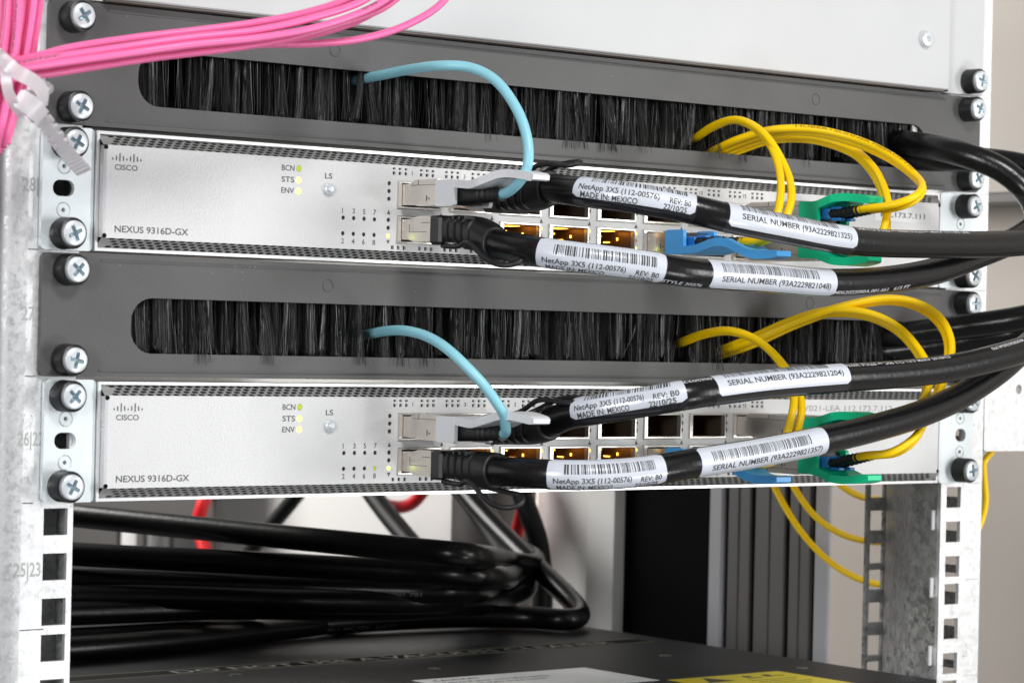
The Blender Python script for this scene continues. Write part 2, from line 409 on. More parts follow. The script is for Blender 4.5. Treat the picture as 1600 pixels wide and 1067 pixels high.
rr = thing('rack_rail', 'bright galvanised front rail with square holes right of the switches', 'rack rail', (238, 3, Z0), 'front rails of the rack')
g = G(); plate(g, 224, 251.5, Z0, Z1, rail_holes(232.55, Z0, Z1), 2.0, FRONT(2.3)); part('flange', g, MT['galvanised'], rr, smooth=False)
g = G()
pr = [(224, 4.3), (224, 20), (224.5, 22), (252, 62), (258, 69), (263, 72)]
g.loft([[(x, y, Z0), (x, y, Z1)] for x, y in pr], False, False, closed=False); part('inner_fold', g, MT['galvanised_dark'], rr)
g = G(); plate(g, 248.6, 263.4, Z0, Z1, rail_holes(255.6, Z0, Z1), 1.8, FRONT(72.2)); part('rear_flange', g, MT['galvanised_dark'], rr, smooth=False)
g = G(); hs = []
for k in range(-4, 7):
    for q in HZ: hs.append(rect(15, 24.5, k*U+q-1, k*U+q+8))
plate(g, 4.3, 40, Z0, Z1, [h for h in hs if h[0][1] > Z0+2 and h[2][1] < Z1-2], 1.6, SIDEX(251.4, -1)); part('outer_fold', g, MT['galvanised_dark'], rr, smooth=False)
for py in (812, 917, 1023):
    p = at(1464.5, py, 6); g = G(); g.box(221.6, 223.9, 5.0, 6.6, p[2]-4.7, p[2]+4.7, .5); part('clip', g, MT['sleeve_metal'], rr, smooth=False)
for k in (4, 3, 2, 1, 0, -1, -2):
    g = G(); g.box(241.8, 250.5, 2.24, 2.28, k*U-.15, k*U+.15); part('unit_line', g, MT['stamp_grey'], rr, smooth=False)

# bracket beside the right rail
g = G(); a = at(1537, 705, 14); hb = at(1592, 608, 14)
plate(g, a[0], a[0]+120, a[2], a[2]+46, [circ(hb[0], hb[2], 2.2, 14)], 2, FRONT(14), corner=1.5)
br = thing('depth_bracket', 'galvanised sheet bracket with a round hole beside the right rail', 'bracket', (a[0]+60, 14, a[2]))
part('plate', g, MT['galvanised'], br, smooth=False)
g = G(); g.box(a[0]+.5, a[0]+119.5, 16.1, 60, a[2]+.2, a[2]+2); part('bottom_flange', g, MT['galvanised'], br, smooth=False)
g = G(); g.box(251.6, a[0]-.05, 15, 18, a[2]+10, a[2]+40); part('fixing_tab', g, MT['galvanised'], br, smooth=False)

# ------------------------------------------------------------------ screws (shared meshes, origin at the base of the screw)
def head_mesh(R=4.6, y0=-6.4, y1=-8.6):
    g = G(); n = 96; a = np.linspace(0, 2*np.pi, n, endpoint=False)
    def ring(r, y): return np.stack([r*np.cos(a), np.full(n, y), r*np.sin(a)], 1)
    # cross recess: star-shaped radius
    t = a % (np.pi/2); t = np.minimum(t, np.pi/2-t); rc = np.clip(.72/np.maximum(np.sin(t), 1e-3), 1.0, 2.9)
    cr = np.stack([rc*np.cos(a), np.full(n, y1), rc*np.sin(a)], 1); cb = np.stack([rc*.5*np.cos(a), np.full(n, y1+2.0), rc*.5*np.sin(a)], 1)
    g.loft([ring(R, y0+2.2), ring(R, y0-.6), ring(R-.22, y1+.4), ring(R-.75, y1+.04), cr, cb], False, True)
    me = mesh(g, 'screw_head', [MT['zinc_head'], MT['drive_shadow']])
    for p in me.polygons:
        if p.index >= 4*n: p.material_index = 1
    return me
def cup_mesh(R=5.6, L=7.2):
    g = G(); g.cyl((0, 0, 0), (0, -1, 0), [(0, R+.1), (.4, R+.1), (.6, R), (L-.6, R), (L-.1, R-.25), (L, R-.5), (L-.35, R-.8), (L-1.6, R-.85), (L-1.8, .5)], 40, True, True)
    return mesh(g, 'cup_washer', MT['black_cup'])
ME_HEAD = head_mesh(); ME_CUP = cup_mesh()
def screw(parent, x, z, y=0, rot=None):
    c = place('cup_washer', ME_CUP, parent, (x, y, z))
    h = place('screw_head', ME_HEAD, c, (x, y, z)); h.rotation_euler = (0, random.uniform(0, 6.28) if rot is None else rot, 0)
    return c

# ------------------------------------------------------------------ brush panels
def brush_panel(zb, dx, label, seed, gaps, entries):
    r = np.random.default_rng(seed)
    t = thing('brush_panel', label, 'brush panel', (dx, 0, zb), 'brush panels between the switches')
    slot = rrect(dx-205.2, dx+205.2, zb+9.0, zb+29.0, 8.6)
    g = G(); plate(g, dx-241.3, dx+241.3, zb+.45, zb+44.0, [slot], 2.0, FRONT(0), corner=2.2)
    part('panel', g, MT['powder_coat'], t, smooth=False)
    # top and bottom folds set back from the face
    for z, s in ((zb+.9, -1), (zb+43.5, 1)):
        g = G(); aa = np.radians(np.linspace(0, 90, 7))
        p = [(-.25+1.9-1.9*math.cos(q) if False else -.3+2.2*(1-math.cos(q)), z-s*2.2+s*2.2*math.sin(q)) for q in aa]+[(26, z+0*s)]
        g.loft([[(dx-218, y, zz), (dx+218, y, zz)] for y, zz in p], False, False, closed=False); part('folded_edge', g, MT['powder_coat'], t)
    for x in (-120, 135):
        g = G(); a = np.linspace(0, 2*np.pi, 25)
        g.tube([(dx+x+2.3*math.cos(q), -.02, zb+35.8+2.3*math.sin(q)) for q in a], .17, 6, False); part('pressed_ring', g, MT['powder_coat'], t)
    g = G(); g.box(dx-213, dx+213, 24, 25.5, zb+1.6, zb+42.8); part('shade_backing', g, MT['inside_black'], t, smooth=False)  # unseen black plate added so the gaps between bristles stay dark
    # bristles: thin three-sided hairs hung from the slot top, in tufts
    N = 15000; V = []; F = []; k = 0
    tuft = r.uniform(-206, 206, 420); tl = r.normal(0, 1.15, 420); ty = r.uniform(2.5, 11, 420); tlen = r.uniform(.86, 1.03, 420)
    xs = np.sort(r.uniform(-206, 206, N))
    order = np.argsort(tuft); tuft = tuft[order]; tsh = r.lognormal(0, .7, 420); shades = []; ent = [at(a_, b_, 3)[0]-dx for a_, b_ in entries]
    for x in xs:
        i = int(np.argmin(np.abs(tuft-x))); x0 = x+r.normal(0, .15)
        gap = 1.0
        for gx, gw in gaps:
            if abs(x-gx) < gw: gap = .12
        if r.random() > gap: continue
        y0 = ty[i]+r.normal(0, .9); y0 = max(2.3, y0); L = 22.5*tlen[i]*r.uniform(.93, 1.02)
        stray = r.random() < .016
        lean = tl[i]*.9+r.normal(0, .45)+(r.normal(0, 5) if stray else 0)
        dy = r.normal(-.3, .8)-(1.5 if stray else 0); rad = r.uniform(.04, .085)
        if stray: L *= r.uniform(.9, 1.12)
        zt = zb+30.6; shades.append(tsh[i]*r.lognormal(-4.75, .7))  # tuft and hair tones carry the brush's highlight streaks as colour
        for ex in ent:
            if abs(x-ex) < 5.5: lean += math.copysign(1, x-ex)*(5.5-abs(x-ex))*r.uniform(.5, 1.3); dy -= r.uniform(0, 1.5)
        for j, fr in enumerate((0, .5, 1)):
            px_ = dx+x0+lean*fr**1.5; py_ = y0+dy*fr; pz = zt-L*fr; rr_ = rad*(1-.45*fr)
            for q in range(3):
                a = 2.094*q+x; V.append((px_+rr_*math.cos(a), py_+rr_*math.sin(a), pz))
        for j in (0, 3):
            for q in range(3): F.append((k+j+q, k+j+(q+1) % 3, k+j+3+(q+1) % 3, k+j+3+q))
        k += 9
    # loose tufts that poke out over the lower edge
    for cx in r.uniform(-195, 200, 9):
        for _ in range(int(r.integers(3, 16))):
            x = cx+r.normal(0, .8); rad = .1; le = r.normal(0, 1.6); yb = r.uniform(-2.5, -.5)
            shades.append(.05)
            for fr in (0, .5, 1):
                for q in range(3):
                    a = 2.094*q; rr_ = rad*(1-.4*fr); V.append((dx+x+le*fr+rr_*math.cos(a), 3+(yb-3)*fr**.6+rr_*math.sin(a), zb+29.5-(22.5+abs(r.normal(0, 1)))*fr))
            for j in (0, 3):
                for q in range(3): F.append((k+j+q, k+j+(q+1) % 3, k+j+3+(q+1) % 3, k+j+3+q))
            k += 9
    g = G(); g.add(V, F); o = part('bristles', g, MT['bristle'], t, kind='stuff')
    at_ = o.data.attributes.new('shade', 'FLOAT', 'POINT'); sh = np.clip(np.array(shades), .002, .22)
    at_.data.foreach_set('value', np.repeat(sh, 9).astype(np.float32))
    for x in (-232.55, 232.55):
        for z in (6.35, 38.1): screw(t, x+(1 if x < 0 else 0), zb+z)
    return t
brush_panel(3*U, .8, 'dark grey panel with a black brush slot above the upper switch', 3, [(-183, 8), (-150, 5), (-112, 6), (-70, 8), (-22, 6), (20, 8), (60, 4), (95, 6), (150, 12)], [(570, 123), (1090, 215), (1117, 238), (1400, 232)])
brush_panel(1*U, 0, 'dark grey panel with a black brush slot between the two switches', 5, [(-95, 3), (-30, 4), (35, 6), (62, 6), (90, 7), (112, 9), (150, 10), (175, 8)], [(583, 521), (1072, 531), (1138, 546), (1345, 540)])

# ------------------------------------------------------------------ white device on top
t = thing('blank_panel', 'large plain white panel above the upper brush panel', 'rack panel', (0, -2, 4*U+1))
g = G(); g.box(-219.5, 214.6, -5.5, 40, 4*U+1.0, 6.5*U, .5); part('cover', g, MT['white_panel'], t, smooth=False)
g = G(); g.box(-218.5, 213.8, -3.5, 40, 4*U+.35, 4*U+.95); part('bottom_lip', g, MT['lip_reflection'], t, smooth=False)  # lip coloured brown to carry the flange's reflection
for x0, x1 in ((215.45, 242.2), (-241.3, -220)):
    g = G(); plate(g, x0, x1, 4*U+.3, 6.5*U, [], 2.2, FRONT(-1.0), corner=.6); part('mounting_ear', g, MT['white_panel'], t, smooth=False)
g = G(); g.box(214.65, 215.35, -4.2, -.5, 4*U+.4, 6.5*U); part('dark_seam', g, MT['inside_black'], t, smooth=False)  # black strip filling the seam between cover and ear
screw(t, 232.55, 4*U+6.35, -1.0)
p = at(1446, 62, -6)
g = G(); g.cyl((p[0], -5.4, p[2]), (0, -1, 0), [(0, 3.6), (1.5, 3.6), (2.3, 3.0), (2.5, 1.4), (1.2, .9)], 28); part('cover_screw', g, MT['zinc_head'], t)
g = G(); q = at(1476, 29, -1.2); g.box(q[0]-.5, q[0]+1.2, -1.15, -1.05, q[2]-.5, q[2]+.3); part('mark', g, MT['ink'], t, smooth=False)

# ------------------------------------------------------------------ switches
PX0, PITCH_X = -93.65, 25.1
YF = -3.5                              # face plane
def port_x(i): return PX0+PITCH_X*i+5.7, PX0+PITCH_X*i+23.8
ROWZ = {0: (22.6, 31.6), 1: (9.3, 18.3)}     # upper, lower opening
def cage_mesh():
    """open cage: lip proud of the face, four walls, back block; origin at opening's lower left corner on the face plane"""
    g = G(); W, H, D = 18.1, 9.0, 46
    def ringr(x0, x1, y, z0, z1): return [(x0, y, z0), (x1, y, z0), (x1, y, z1), (x0, y, z1)]
    g.loft([ringr(-2.0, W+.8, 0, -.9, H+.8), ringr(-2.0, W+.8, -.55, -.9, H+.8), ringr(-1.7, W+.55, -.7, -.65, H+.55), ringr(-.1, W+.05, -.7, -.05, H+.05), ringr(.1, W-.05, -.3, .1, H-.1), ringr(.12, W-.08, 1.5, .12, H-.12)], False, False)
    for z in (2.2, 4.5, 6.8): g.box(-1.9, -1.1, -.76, -.7, z-.12, z+.12)
    return mesh(g, 'port_cage', MT['cage_metal'], smooth=False)
ME_CAGE = cage_mesh()
def socket_mesh():
    g = G(); W, H, D = 18.1, 9.0, 46
    def ringr(x0, x1, y, z0, z1): return [(x0, y, z0), (x1, y, z0), (x1, y, z1), (x0, y, z1)]
    g.loft([ringr(.12, W-.08, 1.5, .12, H-.12), ringr(.12, W-.08, D, .12, H-.12)], False, True)
    g.box(1.2, 16.9, 26, 45, .6, 3.4); g.box(1.2, 16.9, 26, 45, 5.6, 8.4)
    return mesh(g, 'socket', MT['cage_inside'], smooth=False)
ME_SOCK = socket_mesh()
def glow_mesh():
    g = G(); g.box(17.75, 17.95, 14.8, 18.6, 4.3, 4.7); g.box(17.75, 17.95, 9.6, 10.3, 5.2, 6.3); g.box(17.75, 17.95, 20.4, 21.0, 6.9, 7.4); g.box(9, 15, 8, 14, 8.7, 8.8)  # glowing bars stand in for amber LED light glinting inside the port
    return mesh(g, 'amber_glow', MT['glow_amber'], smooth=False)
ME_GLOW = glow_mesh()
def dot_mesh(r, m, name):
    g = G(); g.cyl((0, 0, 0), (0, -1, 0), [(-.9, r), (-.35, r), (-.1, r*.75)], 14, False, True); return mesh(g, name, m)
ME_DOT = {k: dot_mesh(.85, MT[k], 'port_light') for k in ('led_off', 'led_green', 'led_amber', 'led_amber_dim', 'led_dim')}
ME_LAMP = {k: dot_mesh(1.15, MT[k], 'status_light') for k in ('led_green', 'led_dim')}

def vent_strip(g, x0, x1, pA, pB, rows, pitch, rad, thick):
    """perforated sloped sheet from edge pA=(y,z) to pB=(y,z)"""
    A = np.array(pA, float); B = np.array(pB, float); L = np.linalg.norm(B-A); e = (B-A)/L; nrm = np.array([-e[1], e[0]])
    if nrm[0] < 0: nrm = -nrm
    mp = lambda u, w_, d: (u, A[0]+e[0]*w_+nrm[0]*d, A[1]+e[1]*w_+nrm[1]*d)
    h = L/rows; V = []; F = []
    for j in range(rows):
        off = (j*pitch/3) % pitch; xa = x0+3+off; n = int((x1-3-xa)/pitch); wl, wh = j*h, (j+1)*h; wc = (wl+wh)/2
        for (p, q) in ((x0, xa), (xa+n*pitch, x1)):
            k = len(V); V += [mp(p, wl, 0), mp(q, wl, 0), mp(q, wh, 0), mp(p, wh, 0)]; F.append((k, k+1, k+2, k+3))
        for i in range(n):
            a, b = xa+i*pitch, xa+(i+1)*pitch; c = (a+b)/2; k = len(V)
            V += [mp(a, wl, 0), mp(b, wl, 0), mp(b, wh, 0), mp(a, wh, 0)]
            hx = [(c+rad*math.cos(math.radians(60*q)), wc+rad*.46*math.sin(math.radians(60*q))) for q in range(6)]
            V += [mp(*p, 0) for p in hx]+[mp(*p, thick) for p in hx]
            h0 = k+4; F += [(k+1, k+2, h0), (k+2, h0+1, h0), (k+2, k+3, h0+2, h0+1), (k+3, h0+3, h0+2), (k+3, k, h0+3), (k, h0+4, h0+3), (k, k+1, h0+5, h0+4), (k+1, h0, h0+5)]
            F += [(h0+q, h0+(q+1) % 6, h0+6+(q+1) % 6, h0+6+q) for q in range(6)]
    g.add(V, F)

def network_switch(zb, dx, label, iplabel):
    t = thing('network_switch', label, 'network switch', (dx, 0, zb), 'network switches in the rack')
    X0, X1 = dx-219.9, dx+216.2; z0, z1 = zb+.7, zb+43.3
    F0, F1 = dx-217.2, dx+213.4; fz0, fz1 = zb+5.4, zb+38.4
    # sleeve: thin shell with an open front
    g = G()
    for a, b, c, d in ((X0, X1, z0, z0+1.1), (X0, X1, z1-1.1, z1), (X0, X0+1.1, z0+1.1, z1-1.1), (X1-1.1, X1, z0+1.1, z1-1.1)): g.box(a, b, -1.2, 240, c, d)
    part('sleeve', g, MT['sleeve_metal'], t, smooth=False)
    g = G(); g.box(X0+1.2, X1-1.2, 60, 61, z0+1.2, z1-1.2); part('shade_plate', g, MT['inside_black'], t, smooth=False)  # black plate added to keep the switch interior dark
    # face with real openings
    holes = []
    for i in range(8):
        a, b = port_x(i)
        for r_ in (0, 1):
            zl, zh = ROWZ[r_]; holes.append(rect(dx+a, dx+b, zb+zl, zb+zh))
    led = []
    for i in range(8):
        for q, zz in enumerate((31.2, 28.25, 25.3, 17.2, 14.2, 11.2)): led.append((dx+PX0+PITCH_X*i, zb+zz, i, q))
    for x, z, i, q in led: holes.append(circ(x, z, .86, 10))
    for k in range(4):
        for zz in (17.15, 11.2): holes.append(circ(dx-114.7+4.83*k, zb+zz, .82, 10))
    lamps = [(-135.35, 34.5, 'led_dim'), (-135.35, 30.2, 'led_green'), (-135.35, 26.1, 'led_green')]
    for x, z, k in lamps: holes.append(circ(dx+x, zb+z, 1.2, 14))
    for i in range(8):
        for off in (2.2, 5.0, 7.8, 15.2, 18.0, 20.8):
            for zz in (35.25, 37.0): holes.append(rect(dx+PX0+PITCH_X*i+off-.65, dx+PX0+PITCH_X*i+off+.65, zb+zz-(.6 if zz < 36 else .42), zb+zz+(.6 if zz < 36 else .42)))
            holes.append(rect(dx+PX0+PITCH_X*i+off-.65, dx+PX0+PITCH_X*i+off+.65, zb+6.1, zb+7.5))
    g = G(); plate(g, F0, F1, fz0, fz1, holes, 1.0, FRONT(YF), back=False); face = part('faceplate', g, MT['face_silver'], t, smooth=False)
    # side flanges and vents
    zc0, zc1 = fz0+.2, fz1-.2
    for q, xx in ((-1, F0), (1, F1)):
        g = G(); g.loft([[(x, y, zc0), (x, y, zc1)] for x, y in ((xx, YF), (xx+q*.9, YF+.5), (xx+q*1.3, YF+1.6), (xx+q*1.4, 3))], False, False, closed=False)
        part('side_flange', g, MT['face_silver'], t)
    for za, zb_ in ((fz1+.2, z1-1.2), (z0+1.2, fz0-.2)):
        g = G(); g.box(X0+1.2, X1-1.2, 1.6, 2.2, za, zb_); part('vent_shade_strip', g, MT['inside_black'], t, smooth=False)  # black strips added as the darkness seen through the vent holes
    for (pa, pb) in ((((YF, fz1)), (.4, z1-1.15)), ((YF, fz0), (.4, z0+1.15))):
        g = G(); vent_strip(g, X0+1.2, X1-1.2, pa, pb, 4, 3.6, 1.62, .5); part('perforated_vent', g, MT['perforated'], t, smooth=False)
    # cages, LEDs
    lit = {(0, 5): 'led_green', (3, 3): 'led_amber', (4, 3): 'led_amber', (5, 3): 'led_amber', (3, 4): 'led_amber_dim', (4, 4): 'led_amber_dim', (5, 4): 'led_amber_dim', (5, 5): 'led_green', (2, 3): 'led_amber'}
    for i in range(8):
        a, b = port_x(i)
        for r_ in (0, 1):
            c = place('port_cage', ME_CAGE, t, (dx+a, YF, zb+ROWZ[r_][0]))
            place('socket', ME_SOCK, c, (dx+a, YF, zb+ROWZ[r_][0]))
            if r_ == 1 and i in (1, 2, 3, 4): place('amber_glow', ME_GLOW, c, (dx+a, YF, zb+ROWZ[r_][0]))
    for x, z, i, q in led: place('port_light', ME_DOT[lit.get((i, q), 'led_off')], t, (x, YF, z))
    for k in range(4):
        for zz in (17.15, 11.2): place('lane_light', ME_DOT['led_dim' if (zb < 20 and k == 3 and zz < 12) else 'led_off'], t, (dx-114.7+4.83*k, YF, zb+zz))
    for x, z, k in lamps: place('status_light', ME_LAMP[k], t, (dx+x, YF-.25, zb+z))
    # LS button
    g = G(); c = (dx-121.8, YF, zb+27.5)
    g.cyl(c, (0, -1, 0), [(0, 2.3), (1.3, 2.25), (1.6, 1.9), (1.2, 1.55), (1.9, 1.4), (2.3, 1.0), (2.35, .2)], 28); part('locator_button', g, MT['zinc_head'], t)
    # print on the face
    mpF = FRONT(YF-.04)
    hs = [.9, 1.8, 3.1, 1.8, .9, 1.8, 3.1, 1.8, .9]
    for k, h in enumerate(hs):
        x = dx-214.7+1.43*k; zz0 = zb+32.6+(.5 if h < 1 else .35 if h < 2 else 0)
        g = G(); g.add([mpF(*p, 0) for p in rrect(x-.26, x+.26, zz0, zz0+h, .25, 4)], [tuple(range(20))]); part('logo_bar', g, MT['ink_soft'], face, smooth=False)
    def ft(q, x, z, cap, width=None):
        g = G(); put_text(g, q, x, z, cap, mpF, width=width); part('lettering', g, MT['ink_soft'], face, smooth=False)
    ft('CISCO', dx-213.9, zb+29.7, 2.0, 9.4); ft('NEXUS 9316D-GX', dx-213.4, zb+7.6, 2.4, 30.6)
    for q, z in (('BCN', 33.5), ('STS', 29.2), ('ENV', 25.1)): ft(q, dx-143.0, zb+z, 2.15, 5.7)
    ft('LS', dx-123.5, zb+31.5, 2.1, 3.4)
    for k, (a, b) in enumerate((('1', '2'), ('3', '4'), ('5', '6'), ('7', '8'))):
        ft(a, dx-114.7+4.83*k-.65, zb+18.9, 2.0); ft(b, dx-114.7+4.83*k-.75, zb+7.4, 2.0)
    for i in range(8):
        x = dx+PX0+PITCH_X*i; ft(str(2*i+1), x+10.6-(.9 if i > 4 else 0), zb+34.9, 1.7)
        g = G(); g.add([mpF(x-.85, zb+19.4, 0), mpF(x+.85, zb+19.4, 0), mpF(x, zb+21.2, 0)], [(0, 1, 2)]); part('arrow_mark', g, MT['ink_soft'], face, smooth=False)
        if i == 0: g = G(); g.add([mpF(x-.85, zb+9.5, 0), mpF(x, zb+7.9, 0), mpF(x+.85, zb+9.5, 0)], [(0, 1, 2)]); part('arrow_mark', g, MT['ink_soft'], face, smooth=False)
    # bend reliefs at the face corners
    for x in (F0-.2, F1+.2):
        for z in (fz0+.8, fz1-.8):
            g = G(); g.cyl((x, YF+.25, z), (0, -1, 0), [(0, .85), (.28, .85)], 10); part('relief_hole', g, MT['inside_black'], t, smooth=False)
    # paper label at the right
    if iplabel == 'upper':
        g = G(); g.box(dx+172, dx+207.3, YF-.14, YF-.02, zb+29.0, zb+35.4); lb = part('name_label', g, MT['paper_white'], t, smooth=False)
        g = G(); put_text(g, '112.173.7.111', dx+175.5, zb+30.9, 2.3, FRONT(YF-.17), width=28.5); part('lettering', g, MT['ink_soft'], lb, smooth=False)
    else:
        g = G(); g.box(dx+121, dx+192, YF-.14, YF-.02, zb+31.2, zb+38.0); lb = part('name_label', g, MT['paper_white'], t, smooth=False)
        g = G(); put_text(g, 'P-V021-LEA 112.173.7.112', dx+123, zb+33.4, 2.5, FRONT(YF-.17), width=60); part('lettering', g, MT['stamp_grey'], lb, smooth=False)
    # ears
    for s in (-1, 1):
        if s < 0: e0, e1, xc = dx-240.7, dx-220.2, dx-231.9
        else: e0, e1, xc = dx+218.0, dx+240.5, dx+232.0
        zc = zb+22.3; sl = rrect(xc-4.6, xc+4.0, zc-2.9, zc+2.9, 2.8) if s < 0 else rrect(xc-3.2, xc+3.6, zc-2.9, zc+2.9, 2.6)
        g = G(); plate(g, e0, e1, zb+.5, zb+43.9, [sl, circ(xc-.2, zb+14.6, .8), circ(xc-.2, zb+30.0, .8)], 1.9, FRONT(0), corner=1.8)
        ear = part('mounting_ear', g, MT['zinc'], t, smooth=False)
        xi = e1 if s < 0 else e0
        g = G(); aa = np.radians(np.linspace(0, 90, 6)); w_ = 1.7
        g.loft([[(xi-s*(0)+(-s)*(-w_*(1-math.sin(q))) if False else xi+(-s)*0, 0, 0)] for q in aa[:1]] and [[(xi-(-s)*1.0*(1-math.sin(q)), -.05+2*(1-math.cos(q)), zb+.8), (xi-(-s)*1.0*(1-math.sin(q)), -.05+2*(1-math.cos(q)), zb+43.6)] for q in aa]+[[(xi, 34, zb+.8), (xi, 34, zb+43.6)]], False, False, closed=False)
        part('ear_bend', g, MT['zinc'], ear)
        for zz in (14.6, 30.0):
            g = G(); a = np.linspace(0, 2*np.pi, 29); g.tube([(xc-.2+2.6*math.cos(q), -.02, zb+zz+2.6*math.sin(q)) for q in a], .16, 6, False); part('rivet_ring', g, MT['galvanised_dark'], ear)
        for z in (6.35, 38.1): screw(t, (-232.55 if s < 0 else 232.55)+dx*.5, zb+z)
    return t
network_switch(2*U, -1.4, 'silver network switch between the two brush panels', 'upper')
network_switch(0, 1.4, 'silver network switch under the lower brush panel, above the gap', 'lower')
SW = {'upper': (2*U, -1.4), 'lower': (0., 1.4)}
def port_c(sw, i, row):
    zb, dx = SW[sw]; a, b = port_x(i); return np.array([dx+(a+b)/2, YF, zb+sum(ROWZ[row])/2])

# ------------------------------------------------------------------ wrapping on cables
VIEW = -(RM[2]); 
class Path:
    def __init__(s, P):
        s.P = P; s.d = np.r_[0, np.cumsum(np.linalg.norm(np.diff(P, axis=0), axis=1))]; s.px = pj(P)
        T = np.gradient(P, axis=0); s.T = T/np.linalg.norm(T, axis=1)[:, None]
    def s_px(s, px, lo=0, hi=1e9):
        m = (s.d >= lo) & (s.d <= hi); i = np.where(m)[0]; return s.d[i[np.argmin(np.abs(s.px[i, 0]-px))]]
    def pt(s, q): return np.array([np.interp(q, s.d, s.P[:, k]) for k in range(3)])
    def frame(s, q):
        t = np.array([np.interp(q, s.d, s.T[:, k]) for k in range(3)]); t /= np.linalg.norm(t)
        n = VIEW-t*(VIEW@t); n /= np.linalg.norm(n); b = np.cross(n, t)
        if b[2] < 0: b = -b
        return t, n, b
    def mp(s, s0, a0, r):
        """(u mm along, v mm up around) -> surface"""
        def f(u, v, d):
            q = s0+u; t, n, b = s.frame(q); a = a0+v/r; return s.pt(q)+(r+d)*(math.cos(a)*n+math.sin(a)*b)
        return f

def cable_label(cable, path, r, px0, px1, a_txt, kind, serial, lo=0):
    s0, s1 = path.s_px(px0, lo), path.s_px(px1, lo); L = s1-s0; a0 = math.radians(a_txt)
    f = path.mp(s0, a0, r)
    top, bot = min(math.radians(97)*r, 9.6), -4.3 if kind == 'maker' else -4.6
    g = G(); ns, na = max(6, int(L/1.5)), 16; V = []; F = []
    for i in range(ns+1):
        u = L*i/ns; e = min(u, L-u); cr = max(0, 1.2-e); ins = 1.2-math.sqrt(max(0, 1.44-cr*cr)) if cr > 0 else 0
        for j in range(na+1): v = bot+ins+(top-bot-2*ins)*j/na; V.append(f(u, v, .16))
    for i in range(ns):
        for j in range(na): k = i*(na+1)+j; F.append((k, k+na+1, k+na+2, k+1))
    g.add(V, F); lab = part('label', g, MT['label_white'], cable)
    m = (path.d >= s0-.6) & (path.d <= s1+.6)
    g = G(); q = np.linspace(s0-.6, s1+.6, max(8, int(L/2))); g.tube([path.pt(x) for x in q], r+.07, 22, False); part('clear_wrap', g, MT['label_wrap'], lab)
    k = L/44.0
    g = G()
    if kind == 'maker':
        put_text(g, 'NetApp 3X5 (112-00576)', 2.0*k, -1.1, 2.1, f, width=27.5*k, d=.2, wrap=.9); put_text(g, 'MADE IN: MEXICO', 3.0*k, -4.1, 2.2, f, width=19.5*k, d=.2, wrap=.9)
        put_text(g, 'REV: B0', 33.3*k, -1.6, 2.1, f, width=8.6*k, d=.2, wrap=.9); put_text(g, '22/10/25', 31.3*k, -4.2, 2.1, f, width=9.4*k, d=.2, wrap=.9); b0, b1 = 5.5*k, 40*k
    else:
        put_text(g, 'SERIAL NUMBER ('+serial+')', 3.2*k, -1.1, 2.2, f, width=38.5*k, d=.2, wrap=.9); b0, b1 = 3.5*k, 37.5*k
    part('lettering', g, MT['ink'], lab, smooth=False)
    g = G(); u = b0; rg = np.random.default_rng(int(px0)); h0, h1 = 2.4, 6.3
    while u < b1:
        wd = rg.choice([.22, .22, .4, .62]); V = []
        for j in range(5):
            v = h0+(h1-h0)*j/4; V += [f(u, v, .2), f(u+wd, v, .2)]
        g.add(V, [(2*j, 2*j+1, 2*j+3, 2*j+2) for j in range(4)]); u += wd+rg.choice([.25, .25, .45, .7])
    part('barcode', g, MT['ink'], lab, smooth=False)
    return s0, s1
def jacket_print(cable, path, r, s, px, ang, flip=False, cap=1.7, scale=1.0, lo=0, m='ink_white', width=None):
    f = path.mp(path.s_px(px, lo), math.radians(ang), r); g = G(); put_text(g, s, 0, 0, cap, f, flip=flip, d=.06, width=width, wrap=min(.9, r*.35)); part('lettering', g, MT[m], cable, smooth=False)

